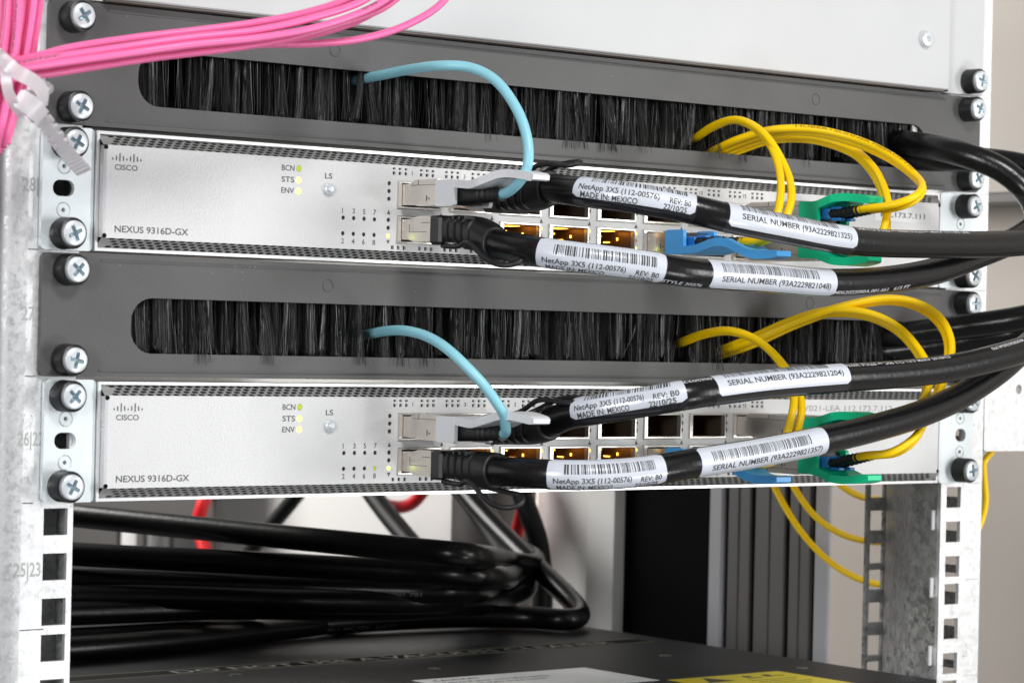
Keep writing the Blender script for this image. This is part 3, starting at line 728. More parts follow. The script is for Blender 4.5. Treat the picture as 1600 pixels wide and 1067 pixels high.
# ------------------------------------------------------------------ thick black twinax cables
RC = 5.55
def twinax(sw, i, row, ctrl, labels, prints, label, end_ctrl, loop_up, dz):
    pc = port_c(sw, i, row); X, Z = pc[0], pc[2]
    t = thing('twinax_cable', label, 'cable', (X, -30, Z), 'thick black twinax cables plugged into the switches')
    # metal plug
    sg = -1 if row else 1
    g = G(); prof = [(8, -3.9), (8, 3.9), (-9, 3.9), (-12, 4.9), (-22.2, 4.9), (-22.5, 4.6), (-22.5, -4.9), (-14, -4.9), (-13, -4.5), (-9, -3.9)]
    g.prism([(y, Z+sg*z) for y, z in prof], lambda u, w_, d: (d, u, w_), X-8.9, X+8.9); plug = part('plug_shell', g, MT['nickel'], t, smooth=False)
    g = G(); g.box(X-9.0, X-8.7, -20, -9, Z-1.2, Z-1.0); g.box(X-9.0, X-8.7, -9.2, -9.0, Z-1.2, Z+2); g.box(X-9.0, X-8.7, -22, -17, Z+2.2, Z+2.45); part('seam', g, MT['ink_soft'], plug, smooth=False)
    # latch wire on top of the shell
    g = G(); g.tube([(X-6, -19, Z+sg*4.7), (X-6.5, -23, Z+sg*5.2), (X-6.5, -34, Z+sg*5.8), (X+6.5, -34, Z+sg*5.8), (X+6.5, -19, Z+sg*4.7)], .6, 8); part('latch', g, MT['nickel'], plug)
    # collar and ribbed boot
    g = G(); g.box(X-9.6, X+9.6, -29.5, -22.6, Z-6.0, Z+5.0, 1.0); part('collar', g, MT['boot_black'], t, smooth=False)
    YE = -52.0
    g = G(); rings = []; ys = np.linspace(-29.4, YE, 64)
    for y in ys:
        q = (-29.4-y)/(-29.4-YE); wx = 8.7*(1-q)+6.6*q; wz = 5.4*(1-q)+6.7*q; p = 4.2*(1-q)+2.1*q
        rib = 1.0
        for c in (-32.6, -36.4, -40.2, -44.0):
            if abs(y-c) < .55: rib = .90
        rings.append(superring((X, y, Z-.3+dz*q*q), wx*rib, wz*rib, p, 36))
    rings.append(superring((X, YE-.4, Z-.3+dz), 6.2, 6.3, 2.0, 36)); rings.append(superring((X, YE-.3, Z-.3+dz), 5.65, 5.65, 2, 36))
    g.loft(rings); boot = part('boot', g, MT['boot_black'], t)
    for y in (-34.5, -38.3, -42.1):
        g = G(); g.box(X-8.2, X-3.5, y-1.2, y-.2, Z+4.2+dz*.2, Z+5.9+dz*.25, .2); part('rib', g, MT['boot_black'], boot, smooth=False)
    # pull loop
    zE = Z+dz
    if loop_up: lp = [(X+4, -30, Z+5), (X+4, -40, Z+7+dz*.3), (X+4, -50, zE+8.2), (X+4, -58, zE+9.4), (X+3, -66, zE+9.4), (X-1, -70, zE+8.4), (X-4, -67, zE+7.4), (X-5, -60, zE+8.2), (X-5, -50, zE+8.0), (X-5, -40, Z+7), (X-5, -30, Z+5)]
    else: lp = [(X-7, -28, Z-6.4), (X-7.5, -36, Z-6.9), (X-8.5, -42, Z-6.4), (X-9, -45, Z-5.2), (X-9, -49, Z-6.4), (X-9, -55, Z-10.5), (X-8, -62, Z-13.6), (X-5, -67, Z-14), (X-1, -69, Z-12), (X, -67, Z-9.8), (X+1, -58, Z-9), (X+2, -48, Z-8.4), (X+2, -30, Z-6.4)]
    g = G(); g.tube(spline(lp, 1.2), 1.0, 10); part('pull_loop', g, MT['boot_black'], t)
    # jacket
    P = spline([(X, YE+8, Z-.3+dz*.75), (X, YE, Z-.3+dz)]+[at(*p) for p in ctrl]+[at(*p) for p in end_ctrl], 2.5); path = Path(P)
    g = G(); g.tube(P, RC, 22); part('jacket', g, MT['cable_black'], t)
    hi = 0
    for px0, px1, a_txt, kind, serial in labels: cable_label(t, path, RC, px0, px1, a_txt, kind, serial)
    for s, px, ang, flip, wd in prints: jacket_print(t, path, RC, s, px, ang, flip, width=wd)
    return t
twinax('upper', 1, 0, [(885, 297, -63), (925, 302, -76), (1000, 312, -90), (1062, 323, -97), (1130, 339, -104), (1230, 359, -106), (1325, 376, -104), (1450, 382, -98), (1600, 379, -92)],
       [(908, 1076, 20, 'maker', ''), (1130, 1325, 15, 'serial', '93A2229821325')],
       [('30C 5/0 11/1 AWM or STYLE 20276 or STYLE CL2 90C', 1330, 52, True, 74), ('HFM (UL) CL2 90C', 1530, 46, True, 24)],
       'thick black cable from the upper switch labelled serial number 93A2229821325', [(1665, 365, -88), (1690, 330, -80), (1670, 285, -66), (1600, 260, -46), (1530, 250, -28), (1460, 249, -10), (1400, 245, 8), (1385, 244, 18)], True, 3.2)
twinax('upper', 0, 1, [(805, 387, -62), (850, 395, -74), (905, 402, -84), (1000, 414, -94), (1062, 424, -98), (1110, 429, -98), (1200, 435, -97), (1290, 442, -95), (1380, 438, -92), (1460, 424, -88), (1530, 398, -82)],
       [(848, 1030, -27, 'maker', ''), (1098, 1290, -14, 'serial', '93A2229821048')],
       [('M062022090A.001.661   615 FT', 1294, -52, False, 46), ('STYLE 20276', 1034, -62, False, 17)],
       'thick black cable from the upper switch labelled serial number 93A2229821048', [(1590, 372, -74), (1622, 340, -66), (1605, 300, -58), (1565, 265, -50), (1510, 243, -38), (1450, 229, -20), (1400, 222, 4), (1380, 221, 18)], False, -5.6)
twinax('lower', 1, 0, [(888, 648, -62), (925, 641, -74), (1000, 629, -88), (1060, 619, -99), (1113, 611, -101), (1200, 600, -102), (1310, 591, -102), (1400, 585, -101), (1480, 576, -100), (1540, 563, -99), (1600, 546, -97)],
       [(905, 1061, 22, 'maker', ''), (1113, 1310, 25, 'serial', '93A2229821204')],
       [('E240165 AWM (UL) CL2 90C or STYLE 20276', 1316, 50, True, 62), ('4000620A70', 1545, 40, True, 22), ('0062022', 1066, 52, True, 12)],
       'thick black cable from the lower switch labelled serial number 93A2229821204', [(1680, 515, -92), (1712, 488, -82), (1680, 474, -68), (1600, 496, -45), (1500, 511, -22), (1400, 524, 2), (1350, 532, 16), (1335, 534, 20)], True, 3.6)
twinax('lower', 0, 1, [(805, 737, -62), (857, 741, -75), (915, 742, -84), (1000, 737, -91), (1080, 724, -95), (1180, 708, -95), (1277, 689, -93), (1360, 670, -91), (1440, 646, -88), (1500, 619, -85), (1560, 580, -82), (1600, 545, -78)],
       [(857, 1030, -20, 'maker', ''), (1082, 1277, -27, 'serial', '93A2229821357')], [],
       'thick black cable from the lower switch labelled serial number 93A2229821357', [(1640, 512, -70), (1650, 495, -60), (1600, 516, -40), (1500, 534, -18), (1400, 548, 4), (1350, 553, 16), (1335, 554, 20)], False, -1.0)

# ------------------------------------------------------------------ transceivers with coloured pull tabs
def pull_tab(g, X, Z, y0, side, length, wave, plate_len=11.0, half=1.65, wd=9.3):
    """U-shaped tab: two side cheeks and a wavy strap; side +1 = strap on top"""
    ch = rrect(y0-plate_len, y0, Z-5.0, Z+5.0, 1.2, 4)
    for x in (X-wd, X+wd-1.7): g.prism(ch, lambda u, w_, d: (d, u, w_), x, x+1.7)
    L = []
    for q in np.linspace(0, 1, 40): L.append((y0-plate_len*.35-(length-plate_len*.35)*q, Z+side*(4.9-half+np.interp(q, [w_[0] for w_ in wave], [w_[1] for w_ in wave]))))
    L = np.array(L)
    for _ in range(5): L[1:-1] = .25*L[:-2]+.5*L[1:-1]+.25*L[2:]
    h = np.full(40, half); h[-1] = half*.55; h[-2] = half*.9
    tp = np.interp(np.linspace(0, 1, 40), [0, .45, .75, 1], [wd-.05, wd-.05, wd*.62, wd*.42])
    g.strip(L, h, lambda u, w_, d: (d, u, w_), X-tp, X+tp)
WAVE_A = [(0, 0), (.2, -.1), (.36, -1.0), (.5, .8), (.66, 3.2), (.8, 2.8), (1, 1.4)]
WAVE_B = [(0, 0), (.25, 0), (.45, -3.2), (.55, -3.0), (.74, 2.0), (.85, 2.4), (1, 1.8)]
WAVE_G = [(0, 0), (.2, .2), (.5, 3.0), (.65, 3.3), (.85, 2.6), (1, 1.8)]
def module_shell(t, X, Z, yf, row, mt='nickel'):
    sg = -1 if row else 1
    prof = [(8, -4.0), (8, 4.0), (-8.5, 4.0), (-12.5, 5.5), (yf, 5.5), (yf, -4.6), (-14, -4.6), (-13, -4.0)]
    g = G(); g.prism([(y, Z+sg*z) for y, z in prof], lambda u, w_, d: (d, u, w_), X-8.9, X+8.9); sh = part('module_shell', g, MT[mt], t, smooth=False)
    g = G(); g.box(X-9.02, X-8.8, yf+.5, -10, Z+sg*3.4-.1, Z+sg*3.4+.1); g.box(X-9.02, X-8.8, yf*.55-.12, yf*.55+.12, Z+min(sg*3.4, sg*5.5), Z+max(sg*3.4, sg*5.5))
    g.box(X-9.02, X-8.8, yf*.75-.5, yf*.75, Z-2.8, Z-.6); g.box(X-9.02, X-8.8, yf*.75-2.2, yf*.75-1.5, Z-2.2, Z-1.6); part('seam', g, MT['ink_soft'], sh, smooth=False)
    g = G(); g.box(X-7.5, X+7.5, yf-7, yf-.02, Z-4.0, Z+4.0); part('module_nose', g, MT['boot_black'], t, smooth=False)
    return sh
def ribbed_boot(g, a, b, r0, r1, nr, n=14):
    a = np.asarray(a, float); b = np.asarray(b, float); L = np.linalg.norm(b-a); prof = []
    for q in np.linspace(0, 1, 4*nr+1): prof.append((L*q, (r0+(r1-r0)*q)*(1 if int(round(q*4*nr)) % 4 < 2 else .86)))
    g.cyl(a, b-a, prof, n)
def fibre_module(sw, i, row, colour, yf, label, group, tab_len, wave):
    pc = port_c(sw, i, row); X, Z = pc[0], pc[2]; t = thing('transceiver', label, 'transceiver', (X, yf, Z), group)
    module_shell(t, X, Z, yf, row)
    g = G(); pull_tab(g, X, Z, yf+.4, -1 if row else 1, tab_len, wave); part('pull_tab', g, MT[colour], t)
    return t, X, Z
def lc_plug(t, X, Z, y0, bend=(0, 0, 0), L=27):
    """duplex fibre connector half: blue body, black boot. returns end of boot"""
    g = G(); g.box(X-2.3, X+2.3, y0-7.5, y0+5, Z-2.3, Z+2.3, .5); g.box(X-1.6, X+1.6, y0-13, y0-7.5, Z-2.9, Z-1.7, .3); g.box(X-1.6, X+1.6, y0-13, y0-7.5, Z+1.7, Z+2.9, .3); part('connector', g, MT['connector_blue'], t, smooth=False)
    e = np.array([X, y0-7-L, Z])+np.array(bend, float); g = G(); ribbed_boot(g, (X, y0-7, Z), e, 2.35, 1.8, 7); part('boot', g, MT['boot_black'], t)
    return e
RY = 1.62
def duplex(name_label, sw, i, row, yf, paths, group, bend=(0, 0, 0), L=27, prints=None):
    pc = port_c(sw, i, row); X, Z = pc[0], pc[2]
    t = thing('fibre_patch_cord', name_label, 'patch cord', (X, yf-8, Z), group)
    for k, (dxx, ctrl) in enumerate(zip((-3.1, 3.1), paths)):
        e = lc_plug(t, X+dxx, Z, yf-6, bend, L); d = e-np.array([X+dxx, yf-13, Z]); d /= np.linalg.norm(d)
        pts = [e-d*4, e+d*3.0]+[at(*p) for p in ctrl]
        P = spline(pts, 1.6); g = G(); g.tube(P, RY, 12); part('strand', g, MT['cable_yellow'], t)
        if prints and k == 0:
            path = Path(P[::-1])
            for s, px, ang, wd in prints: jacket_print(t, path, RY, s, px, ang, False, 1.1, m='ink_brown', width=wd)
    return t
def both(ctrl, off):
    """second strand beside the first"""
    return [(x+off[0], y+off[1], Y+off[2]) for x, y, Y in ctrl]

# blue-tab modules, lower row, port column 5
for sw, lab in (('upper', 'transceiver with sky blue pull tab in the upper switch'), ('lower', 'transceiver with sky blue pull tab in the lower switch')):
    fibre_module(sw, 5, 1, 'tab_blue', -16, lab, 'fibre transceivers', 60, WAVE_B)
for sw, row, lab in (('upper', 0, 'green tab transceiver in the top row of the upper switch'), ('upper', 1, 'green tab transceiver in the bottom row of the upper switch'),
                     ('lower', 0, 'green tab transceiver in the top row of the lower switch'), ('lower', 1, 'green tab transceiver in the bottom row of the lower switch')):
    fibre_module(sw, 7, row, 'tab_green', -42, lab, 'fibre transceivers', 35, WAVE_G)

cg = 'yellow duplex fibre patch cords at the switches'
A1 = [(1193, 372, -64), (1209, 352, -70), (1218, 318, -69), (1220, 285, -62), (1215, 255, -54), (1203, 226, -46), (1180, 201, -36), (1147, 188, -22), (1112, 200, -6), (1090, 215, 6), (1080, 222, 16)]
A2 = [(1207, 372, -64), (1224, 348, -70), (1236, 315, -69), (1235, 285, -62), (1224, 256, -54), (1207, 226, -48), (1183, 200, -39), (1149, 187, -25), (1113, 198, -9), (1091, 213, 3), (1081, 220, 14)]
duplex('yellow cord from the upper brush to the blue transceiver of the upper switch', 'upper', 5, 1, -16, (A1, A2), cg, L=27, prints=[('2.8 MM G657A2 LSFH', 1160, 10, 26)])
B1 = [(1392, 321, -84), (1428, 308, -90), (1441, 291, -86), (1430, 274, -77), (1395, 245, -66), (1335, 217, -48), (1270, 202, -34), (1205, 203, -22), (1150, 219, -8), (1118, 234, 5), (1105, 240, 16)]
B2 = [(1396, 326, -82), (1427, 315, -88), (1442, 298, -85), (1433, 281, -76), (1396, 252, -64), (1335, 224, -46), (1270, 208, -31), (1205, 209, -18), (1152, 225, -5), (1120, 240, 6), (1107, 245, 16)]
duplex('yellow cord with a wide hairpin loop to the top green transceiver, upper switch', 'upper', 7, 0, -42, (B1, B2), cg, L=17, bend=(0, 0, 1.6), prints=[('HUBER+SUHNER FIBEROPTIC', 1245, 15, 58)])
C1 = [(1372, 378, -78), (1383, 350, -78), (1387, 315, -74), (1378, 285, -66), (1360, 256, -54), (1330, 232, -40), (1270, 214, -26), (1205, 215, -14), (1154, 231, -2), (1120, 244, 7), (1107, 248, 16)]
C2 = [(1384, 378, -76), (1386, 352, -76), (1382, 318, -71), (1373, 288, -63), (1355, 260, -51), (1326, 237, -37), (1268, 219, -23), (1204, 220, -11), (1155, 236, 0), (1121, 248, 8), (1108, 251, 16)]
duplex('yellow cord from the upper brush to the bottom green transceiver, upper switch', 'upper', 7, 1, -42, (C1, C2), cg, L=17)
D1 = [(1198, 720, -63), (1226, 685, -71), (1238, 645, -72), (1240, 615, -66), (1230, 584, -58), (1208, 553, -48), (1175, 527, -36), (1137, 516, -22), (1100, 521, -8), (1072, 531, 5), (1060, 536, 16)]
D2 = [(1212, 720, -62), (1240, 685, -70), (1252, 648, -70), (1250, 618, -64), (1236, 587, -57), (1212, 556, -50), (1178, 529, -38), (1138, 518, -25), (1101, 523, -11), (1073, 533, 3), (1061, 538, 14)]
duplex('yellow cord from the lower brush to the blue transceiver of the lower switch', 'lower', 5, 1, -16, (D1, D2), cg, L=27, prints=[('2.8 MM G657A2 LSFH', 1150, 10, 26)])
E1 = [(1388, 708, -82), (1425, 687, -86), (1452, 648, -82), (1470, 608, -74), (1485, 565, -70), (1486, 530, -66), (1468, 495, -58), (1435, 474, -50), (1390, 466, -42), (1310, 480, -30), (1240, 504, -18), (1180, 530, -6), (1140, 546, 6), (1125, 552, 16)]
E2 = [(1398, 709, -80), (1424, 693, -84), (1447, 655, -80), (1464, 612, -71), (1479, 567, -67), (1480, 532, -63), (1462, 500, -55), (1432, 480, -47), (1389, 471, -39), (1310, 485, -27), (1241, 509, -15), (1182, 536, -3), (1142, 551, 8), (1127, 556, 16)]
duplex('yellow cord in a tall arc to the bottom green transceiver, lower switch', 'lower', 7, 1, -42, (E1, E2), cg, L=17, bend=(0, 0, 3.5))
H1 = [(1392, 662, -80), (1433, 637, -80), (1452, 600, -74), (1450, 572, -67), (1435, 545, -60), (1405, 512, -50), (1360, 490, -40), (1300, 484, -28), (1240, 499, -15), (1182, 524, -4), (1140, 541, 7), (1125, 547, 16)]
H2 = [(1404, 662, -78), (1434, 640, -78), (1447, 604, -71), (1445, 576, -64), (1431, 549, -57), (1401, 517, -47), (1358, 496, -37), (1300, 490, -25), (1241, 504, -12), (1183, 529, -1), (1141, 545, 9), (1126, 550, 17)]
duplex('yellow cord in a low arc to the top green transceiver, lower switch', 'lower', 7, 0, -42, (H1, H2), cg, L=17, bend=(0, 0, 1))

# ------------------------------------------------------------------ light blue fibre cables with grey tabs
def blue_cable(sw, ctrl, label):
    pc = port_c(sw, 0, 0); X, Z = pc[0], pc[2]; t = thing('fibre_cable', label, 'cable', (X, -26, Z), 'light blue fibre cables')
    module_shell(t, X, Z, -26, 0)
    g = G(); pull_tab(g, X, Z, -25.7, 1, 52, WAVE_A, plate_len=11.5, half=1.5, wd=9.3); part('pull_tab', g, MT['tab_grey'], t)
    g = G(); g.box(X-5, X+5, -66, -55, Z+4.2, Z+4.35); part('tab_sticker', g, MT['label_white'], t, smooth=False)
    g = G(); rings = []
    for y in np.linspace(-32, -55, 50):
        q = (-32-y)/23; rib = 1.0
        for c in (-46, -48.5, -51, -53.3):
            if abs(y-c) < .6: rib = .88
        rings.append(superring((X-1.5*(1-q), y, Z-.6), (6.0*(1-q)+2.9*q)*rib, (3.9*(1-q)+2.7*q)*rib, 3.6*(1-q)+2*q, 28))
    g.loft(rings); part('boot', g, MT['boot_black'], t)
    P = spline([(X, -53, Z-.6), (X, -57, Z-.4)]+[at(*p) for p in ctrl], 1.6); g = G(); g.tube(P, 1.95, 16); part('jacket', g, MT['cable_blue'], t)
blue_cable('upper', [(812, 284, -66), (824, 262, -70), (826, 235, -70), (818, 195, -66), (800, 158, -60), (772, 124, -52), (735, 106, -43), (690, 103, -34), (640, 109, -20), (595, 118, -6), (570, 123, 5), (555, 126, 16)], 'light blue fibre cable arcing from the upper brush to the upper switch')
blue_cable('lower', [(789, 664, -60), (789, 650, -63), (778, 632, -64), (758, 604, -62), (730, 574, -57), (700, 546, -50), (668, 526, -38), (635, 517, -24), (605, 517, -8), (583, 521, 5), (568, 523, 16)], 'light blue fibre cable arcing from the lower brush to the lower switch')

# ------------------------------------------------------------------ pink bundle, tie bar, cable tie
RP = 1.36
pink = [
 ([(-60, 112), (10, 98), (60, 88), (100, 77), (200, 61), (300, 49), (400, 36), (480, 20), (545, -2), (600, -40)], -66, 'topmost pink cable of the bundle sweeping right over the brush panel', 1),
 ([(-60, 120), (10, 104), (60, 95), (100, 88), (200, 73), (300, 59), (400, 48), (490, 28), (570, 0), (620, -40)], -70, 'pink cable second from the top of the bundle sweeping right', 1),
 ([(-60, 116), (10, 100), (60, 90), (100, 82), (200, 66), (300, 54), (400, 41), (480, 27), (555, 2), (605, -40)], -61, 'pink cable tucked behind the two top ones of the bundle', 1),
 ([(-60, 126), (10, 110), (60, 104), (100, 98), (200, 84), (300, 70), (400, 60), (500, 42), (590, 8), (640, -30)], -72, 'pink cable in the middle front of the bundle sweeping right', 1),
 ([(-60, 128), (10, 113), (60, 109), (100, 103), (200, 90), (300, 78), (400, 68), (500, 52), (580, 22), (630, -20)], -64, 'pink cable behind the middle of the bundle sweeping right', 1),
 ([(-60, 134), (10, 122), (60, 116), (100, 110), (200, 95), (300, 81), (400, 70), (480, 69), (560, 62), (630, 42), (690, 6), (715, -30)], -60, 'lowest pink cable peeling away from the bundle at the right', 1),
 ([(-60, 136), (10, 124), (80, 115), (150, 104), (250, 89), (350, 77), (440, 63), (520, 42), (600, 12), (640, -20)], -68, 'pink cable along the lower edge of the bundle sweeping right', 1),
 ([(3, -40), (1, 40), (-4, 90), (-12, 150), (-20, 220)], -50, 'leftmost pink cable running down at the left picture edge', 1),
 ([(15, -40), (12, 30), (6, 80), (2, 120), (-8, 180), (-20, 240)], -58, 'pink cable second from the left in the hanging bunch', 1),
 ([(21, -40), (19, 30), (13, 80), (9, 120), (0, 180), (-12, 240)], -55, 'pink cable third from the left in the hanging bunch', 1),
 ([(30, -40), (28, 30), (23, 80), (17, 120), (6, 180), (-8, 240)], -62, 'pink cable with dark print in the hanging bunch', 1),
 ([(42, -40), (37, 20), (33, 60), (26, 105), (12, 170), (-4, 240)], -56, 'pink cable in the middle of the hanging bunch', 1),
 ([(50, -40), (45, 25), (37, 70), (30, 110), (17, 170), (0, 235)], -51, 'deep pink cable at the back of the hanging bunch', 1),
 ([(56, -40), (51, 15), (44, 60), (38, 100), (22, 165), (4, 230)], -60, 'pink cable second from the right in the hanging bunch', 1),
 ([(66, -40), (61, 15), (54, 60), (48, 100), (28, 160), (10, 225)], -54, 'rightmost pink cable of the hanging bunch beside the panel', 1),
]
for ctrl, Y, lab, pr in pink:
    P = spline([at(x, y, Y+(4*math.sin(x*.01))) for x, y in ctrl], 2.0); g = G(); g.tube(P, RP, 14)
    t = solo('pink_cable', g, 'cable_pink', lab, 'cable', 'pink data cables')
    path = Path(P)
    if 'second from the top' in lab: jacket_print(t, path, RP, 'CAT 6A U/UTP 4P LSZH 2812', 22, -5, False, .9, m='ink_soft', width=18)
    if 'dark print' in lab:
        f = path.mp(6, .0, RP); g = G(); put_text(g, '4PR 26 AWG CAT6A 0312', 0, 0, .9, f, d=.05, width=20, wrap=.5); part('lettering', g, MT['ink_soft'], t, smooth=False)
    if 'middle front' in lab: jacket_print(t, path, RP, 'LSZH 4PAIR', 566, 10, False, 1.1, m='ink_soft', width=8)
# pink cables behind the rail at the left edge
for k, (x, Y) in enumerate(((3, 70), (9, 90))):
    P = spline([at(x-4, 215, Y), at(x, 330, Y), at(x+1, 420, Y), at(x-12, 520, Y)], 3); g = G(); g.tube(P, 3.4, 12)
    t = solo('pink_cable', g, 'cable_pink', ['pink cable in shade behind the left rail, nearer the edge', 'pink cable in shade tucked right behind the left rail'][k], 'cable', 'pink data cables')
g = G(); p = at(2, 600, 30); g.box(p[0]-30, p[0]+.6, 30, 34, at(2, 1090, 30)[2], at(2, 458, 30)[2], .8)
solo('side_strip', g, 'galvanised', 'pale metal strip at the left picture edge beside the rail', 'metal strip', None, False)
# tie bar
a, b = at(-60, 131, -52), at(76, 139, -40); t = thing('tie_bar', 'short round metal tie bar the pink cables are strapped to', 'tie bar', b)
d = (b-a); L = np.linalg.norm(d); g = G(); g.cyl(a, d, [(0, 2.1), (L-5, 2.1), (L-4.5, 2.4), (L-1, 2.5), (L, 1.9)], 24); part('bar', g, MT['galvanised'], t)
g = G(); g.cyl(b, np.array([.35, 1, 0]), [(0, 1.8), (44, 1.8)], 16); part('bar_end', g, MT['galvanised'], t)
# cable tie
def ribbon(g, P, wdir, half_w, half_t):
    P = np.asarray(P, float); T = np.gradient(P, axis=0); T /= np.linalg.norm(T, axis=1)[:, None]; rings = []
    for i in range(len(P)):
        wv = wdir-T[i]*(wdir@T[i]); wv /= np.linalg.norm(wv); n = np.cross(T[i], wv)
        hw = half_w[i] if hasattr(half_w, '__len__') else half_w; ht = half_t[i] if hasattr(half_t, '__len__') else half_t
        rings.append([P[i]+wv*hw+n*ht, P[i]-wv*hw+n*ht, P[i]-wv*hw-n*ht, P[i]+wv*hw-n*ht])
    g.loft(rings)
t = thing('cable_tie', 'translucent white nylon cable tie with a long toothed tail', 'cable tie', at(55, 185, -78))
RX, UP = RM[0], RM[1]
g = G(); P = spline([at(-8, 84, -74), at(5, 94, -82), at(25, 112, -85), at(52, 127, -84), at(66, 145, -82), at(64, 166, -80)], 1.0); ribbon(g, P, RX*.5+UP*.9, 2.3, .55)
P = spline([at(0, 96, -80), at(9, 118, -83), at(13, 145, -83), at(24, 166, -82), at(34, 178, -81)], 1.0); ribbon(g, P, RX, 1.7, .6)
part('band', g, MT['nylon'], t)
g = G(); ribbon(g, spline([at(28, 152, -82), at(46, 164, -84), at(62, 182, -82)], 1), UP*.8+RX*.5, [2.4]+[3.2]*6+[2.9]*100, 1.8); part('head', g, MT['nylon'], t)
P = spline([at(54, 172, -82), at(70, 190, -80), at(88, 215, -74), at(108, 243, -66), at(131, 268, -60)], .35); n = len(P)
dd = np.linspace(0, 1, n); tooth = np.where((np.arange(n) % 14) < 8, 1.0, 0.0); hw = np.where(dd < .55, 1.45+1.3*tooth, 2.55); ht = np.where(dd < .5, .6, .5+.22*((np.arange(n)//3) % 2))
g = G(); ribbon(g, P, RX*.9+UP*.35, hw, ht); part('tail', g, MT['nylon'], t, smooth=False)

# ------------------------------------------------------------------ lower server
ZS = -2*U
t = thing('server', 'dark grey server chassis under the empty rack space', 'server', (0, 150, ZS-60))
g = G(); g.box(-220, 220, -2, 720, ZS-60, ZS, .8); lid = part('lid', g, MT['server_dark'], t, smooth=False)
g = G(); g.box(-190, 205, 176.4, 177.0, ZS+.02, ZS+.1); g.box(-190, 205, 190.4, 191.2, ZS+.02, ZS+.1); part('border_line', g, MT['olive_line'], lid, smooth=False)
g = G(); g.box(-190, 205, 177.1, 190.3, ZS+.01, ZS+.06); part('text_band', g, MT['inside_black'], lid, smooth=False)
g = G(); put_text(g, 'DO NOT USE A VACUUM CLEANER', -72, 179.2, 8.6, lambda u, v, d: (u, v, ZS+.12), width=255); part('lettering', g, MT['server_ink'], lid, smooth=False)
g = G(); g.box(5, 104, 58, 110, ZS+.02, ZS+.12); lb = part('paper_label', g, MT['paper_white'], lid, smooth=False)
g = G(); TZ = lambda u, v, d: (u, v, ZS+.16)
for k, s in enumerate(('CAUTION', 'Remove all power cords before opening', 'the system. Refer to the manual.')): put_text(g, s, 12, 101-7*k, 3.4 if k else 4.4, TZ, width=(24, 58, 52)[k])
part('lettering', g, MT['ink'], lb, smooth=False)
g = G(); g.box(108, 176, 6, 57, ZS+.02, ZS+.12); lb = part('warning_label', g, MT['label_yellow'], lid, smooth=False)
g = G(); g.add([TZ(118, 40, 0), TZ(134, 40, 0), TZ(126, 54, 0)], [(0, 1, 2)])
for x in (148, 160): g.cyl((x, 48, ZS+.13), (0, 0, 1), [(0, 2.4), (.05, 2.4)], 16)
g.box(144, 153, 42.5, 44, ZS+.13, ZS+.17); g.box(156, 168, 44, 45.4, ZS+.13, ZS+.17)
for k in range(4): g.box(140, 168-5*(k % 2), 36-5*k, 36.9-5*k, ZS+.13, ZS+.17)
part('pictogram', g, MT['ink'], lb, smooth=False)
for x, y in ((-52, 163), (40, 140), (170, 128), (195, 60)):
    g = G(); g.cyl((x, y, ZS), (0, 0, 1), [(0, 3.0), (.25, 2.9), (.4, 2.2), (.4, 1), (.1, .8)], 18); part('lid_screw', g, MT['post_grey'], lid)

# ------------------------------------------------------------------ black cables coiled on the server
def cz(px, py, h, Y=None):
    """point whose tube centre rests h above the server lid"""
    return atZ(px, py, ZS+h)
RB = 5.7
coil = [
 ('black cable lying frontmost on the server, ending in a tight bend at the right', [(60, 1002, 6), (200, 994, 6), (350, 984, 6.2), (500, 974, 6.4), (620, 967, 6.6), (740, 963, 6.6), (830, 964, 6.6), (885, 968, 6.6)], [atX(906, 962, 208), atX(897, 943, 218), atX(860, 906, 226), atX(800, 848, 234), atX(745, 790, 240), atX(700, 735, 244)]),
 ('black cable on the server second from the front', [(60, 960, 18), (200, 955, 17.6), (330, 950, 17.6), (450, 950, 17.6), (600, 952, 18), (700, 946, 18.4)], [atX(785, 936, 190), atX(820, 922, 215), atX(825, 905, 235)]),
 ('black cable in the middle of the coil with a bright sheen', [(60, 905, 30), (200, 908, 30), (380, 914, 29.6), (500, 918, 29.4), (600, 922, 29.2), (700, 924, 29)], [atX(780, 914, 195), atX(815, 900, 215), atX(818, 888, 235)]),
 ('black cable in the upper middle of the coil', [(60, 862, 43), (200, 870, 42.6), (350, 877, 42), (500, 885, 41.4), (640, 893, 41), (740, 899, 40.6)], [atX(805, 897, 208), atX(828, 886, 226), atX(815, 872, 245)]),
 ('topmost black cable of the coil crossing the pale panel', [(60, 800, 58), (200, 814, 57), (350, 829, 56), (500, 844, 55), (620, 856, 54), (720, 866, 53)], [atX(795, 876, 205), atX(830, 882, 222), atX(835, 872, 238), atX(800, 850, 250), atX(760, 800, 260), atX(735, 740, 264)]),
 ('black cable low at the left of the coil, running under the others', [(60, 1018, 6), (180, 1009, 6), (300, 998, 6), (420, 984, 6), (520, 972, 6)], [atX(620, 950, 190), atX(700, 935, 230), atX(740, 925, 250)]),
 ('black cable between the middle and the front of the coil', [(60, 934, 24), (200, 932, 24), (380, 936, 23.6), (520, 940, 23.6), (660, 940, 23.6)], [atX(760, 930, 192), atX(812, 912, 225), atX(810, 900, 245)]),
]
for lab, a, b in coil:
    P = spline([cz(*q) for q in a]+b, 4); P = np.array(P); g = G(); g.tube(P, RB, 18)
    t = solo('power_cable', g, 'cable_coil', lab, 'cable', 'black cables coiled on the server')
    path = Path(P)
    if 'frontmost' in lab: jacket_print(t, path, RB, 'E11 AWM STYLE 20276 80C 30V VW-1 90C FT4   615 FT', 330, -40, False, 2.0, m='ink_soft', width=110)
    if 'bright sheen' in lab: jacket_print(t, path, RB, 'M0620220901 701', 560, -20, False, 2.0, m='ink_soft', width=30)
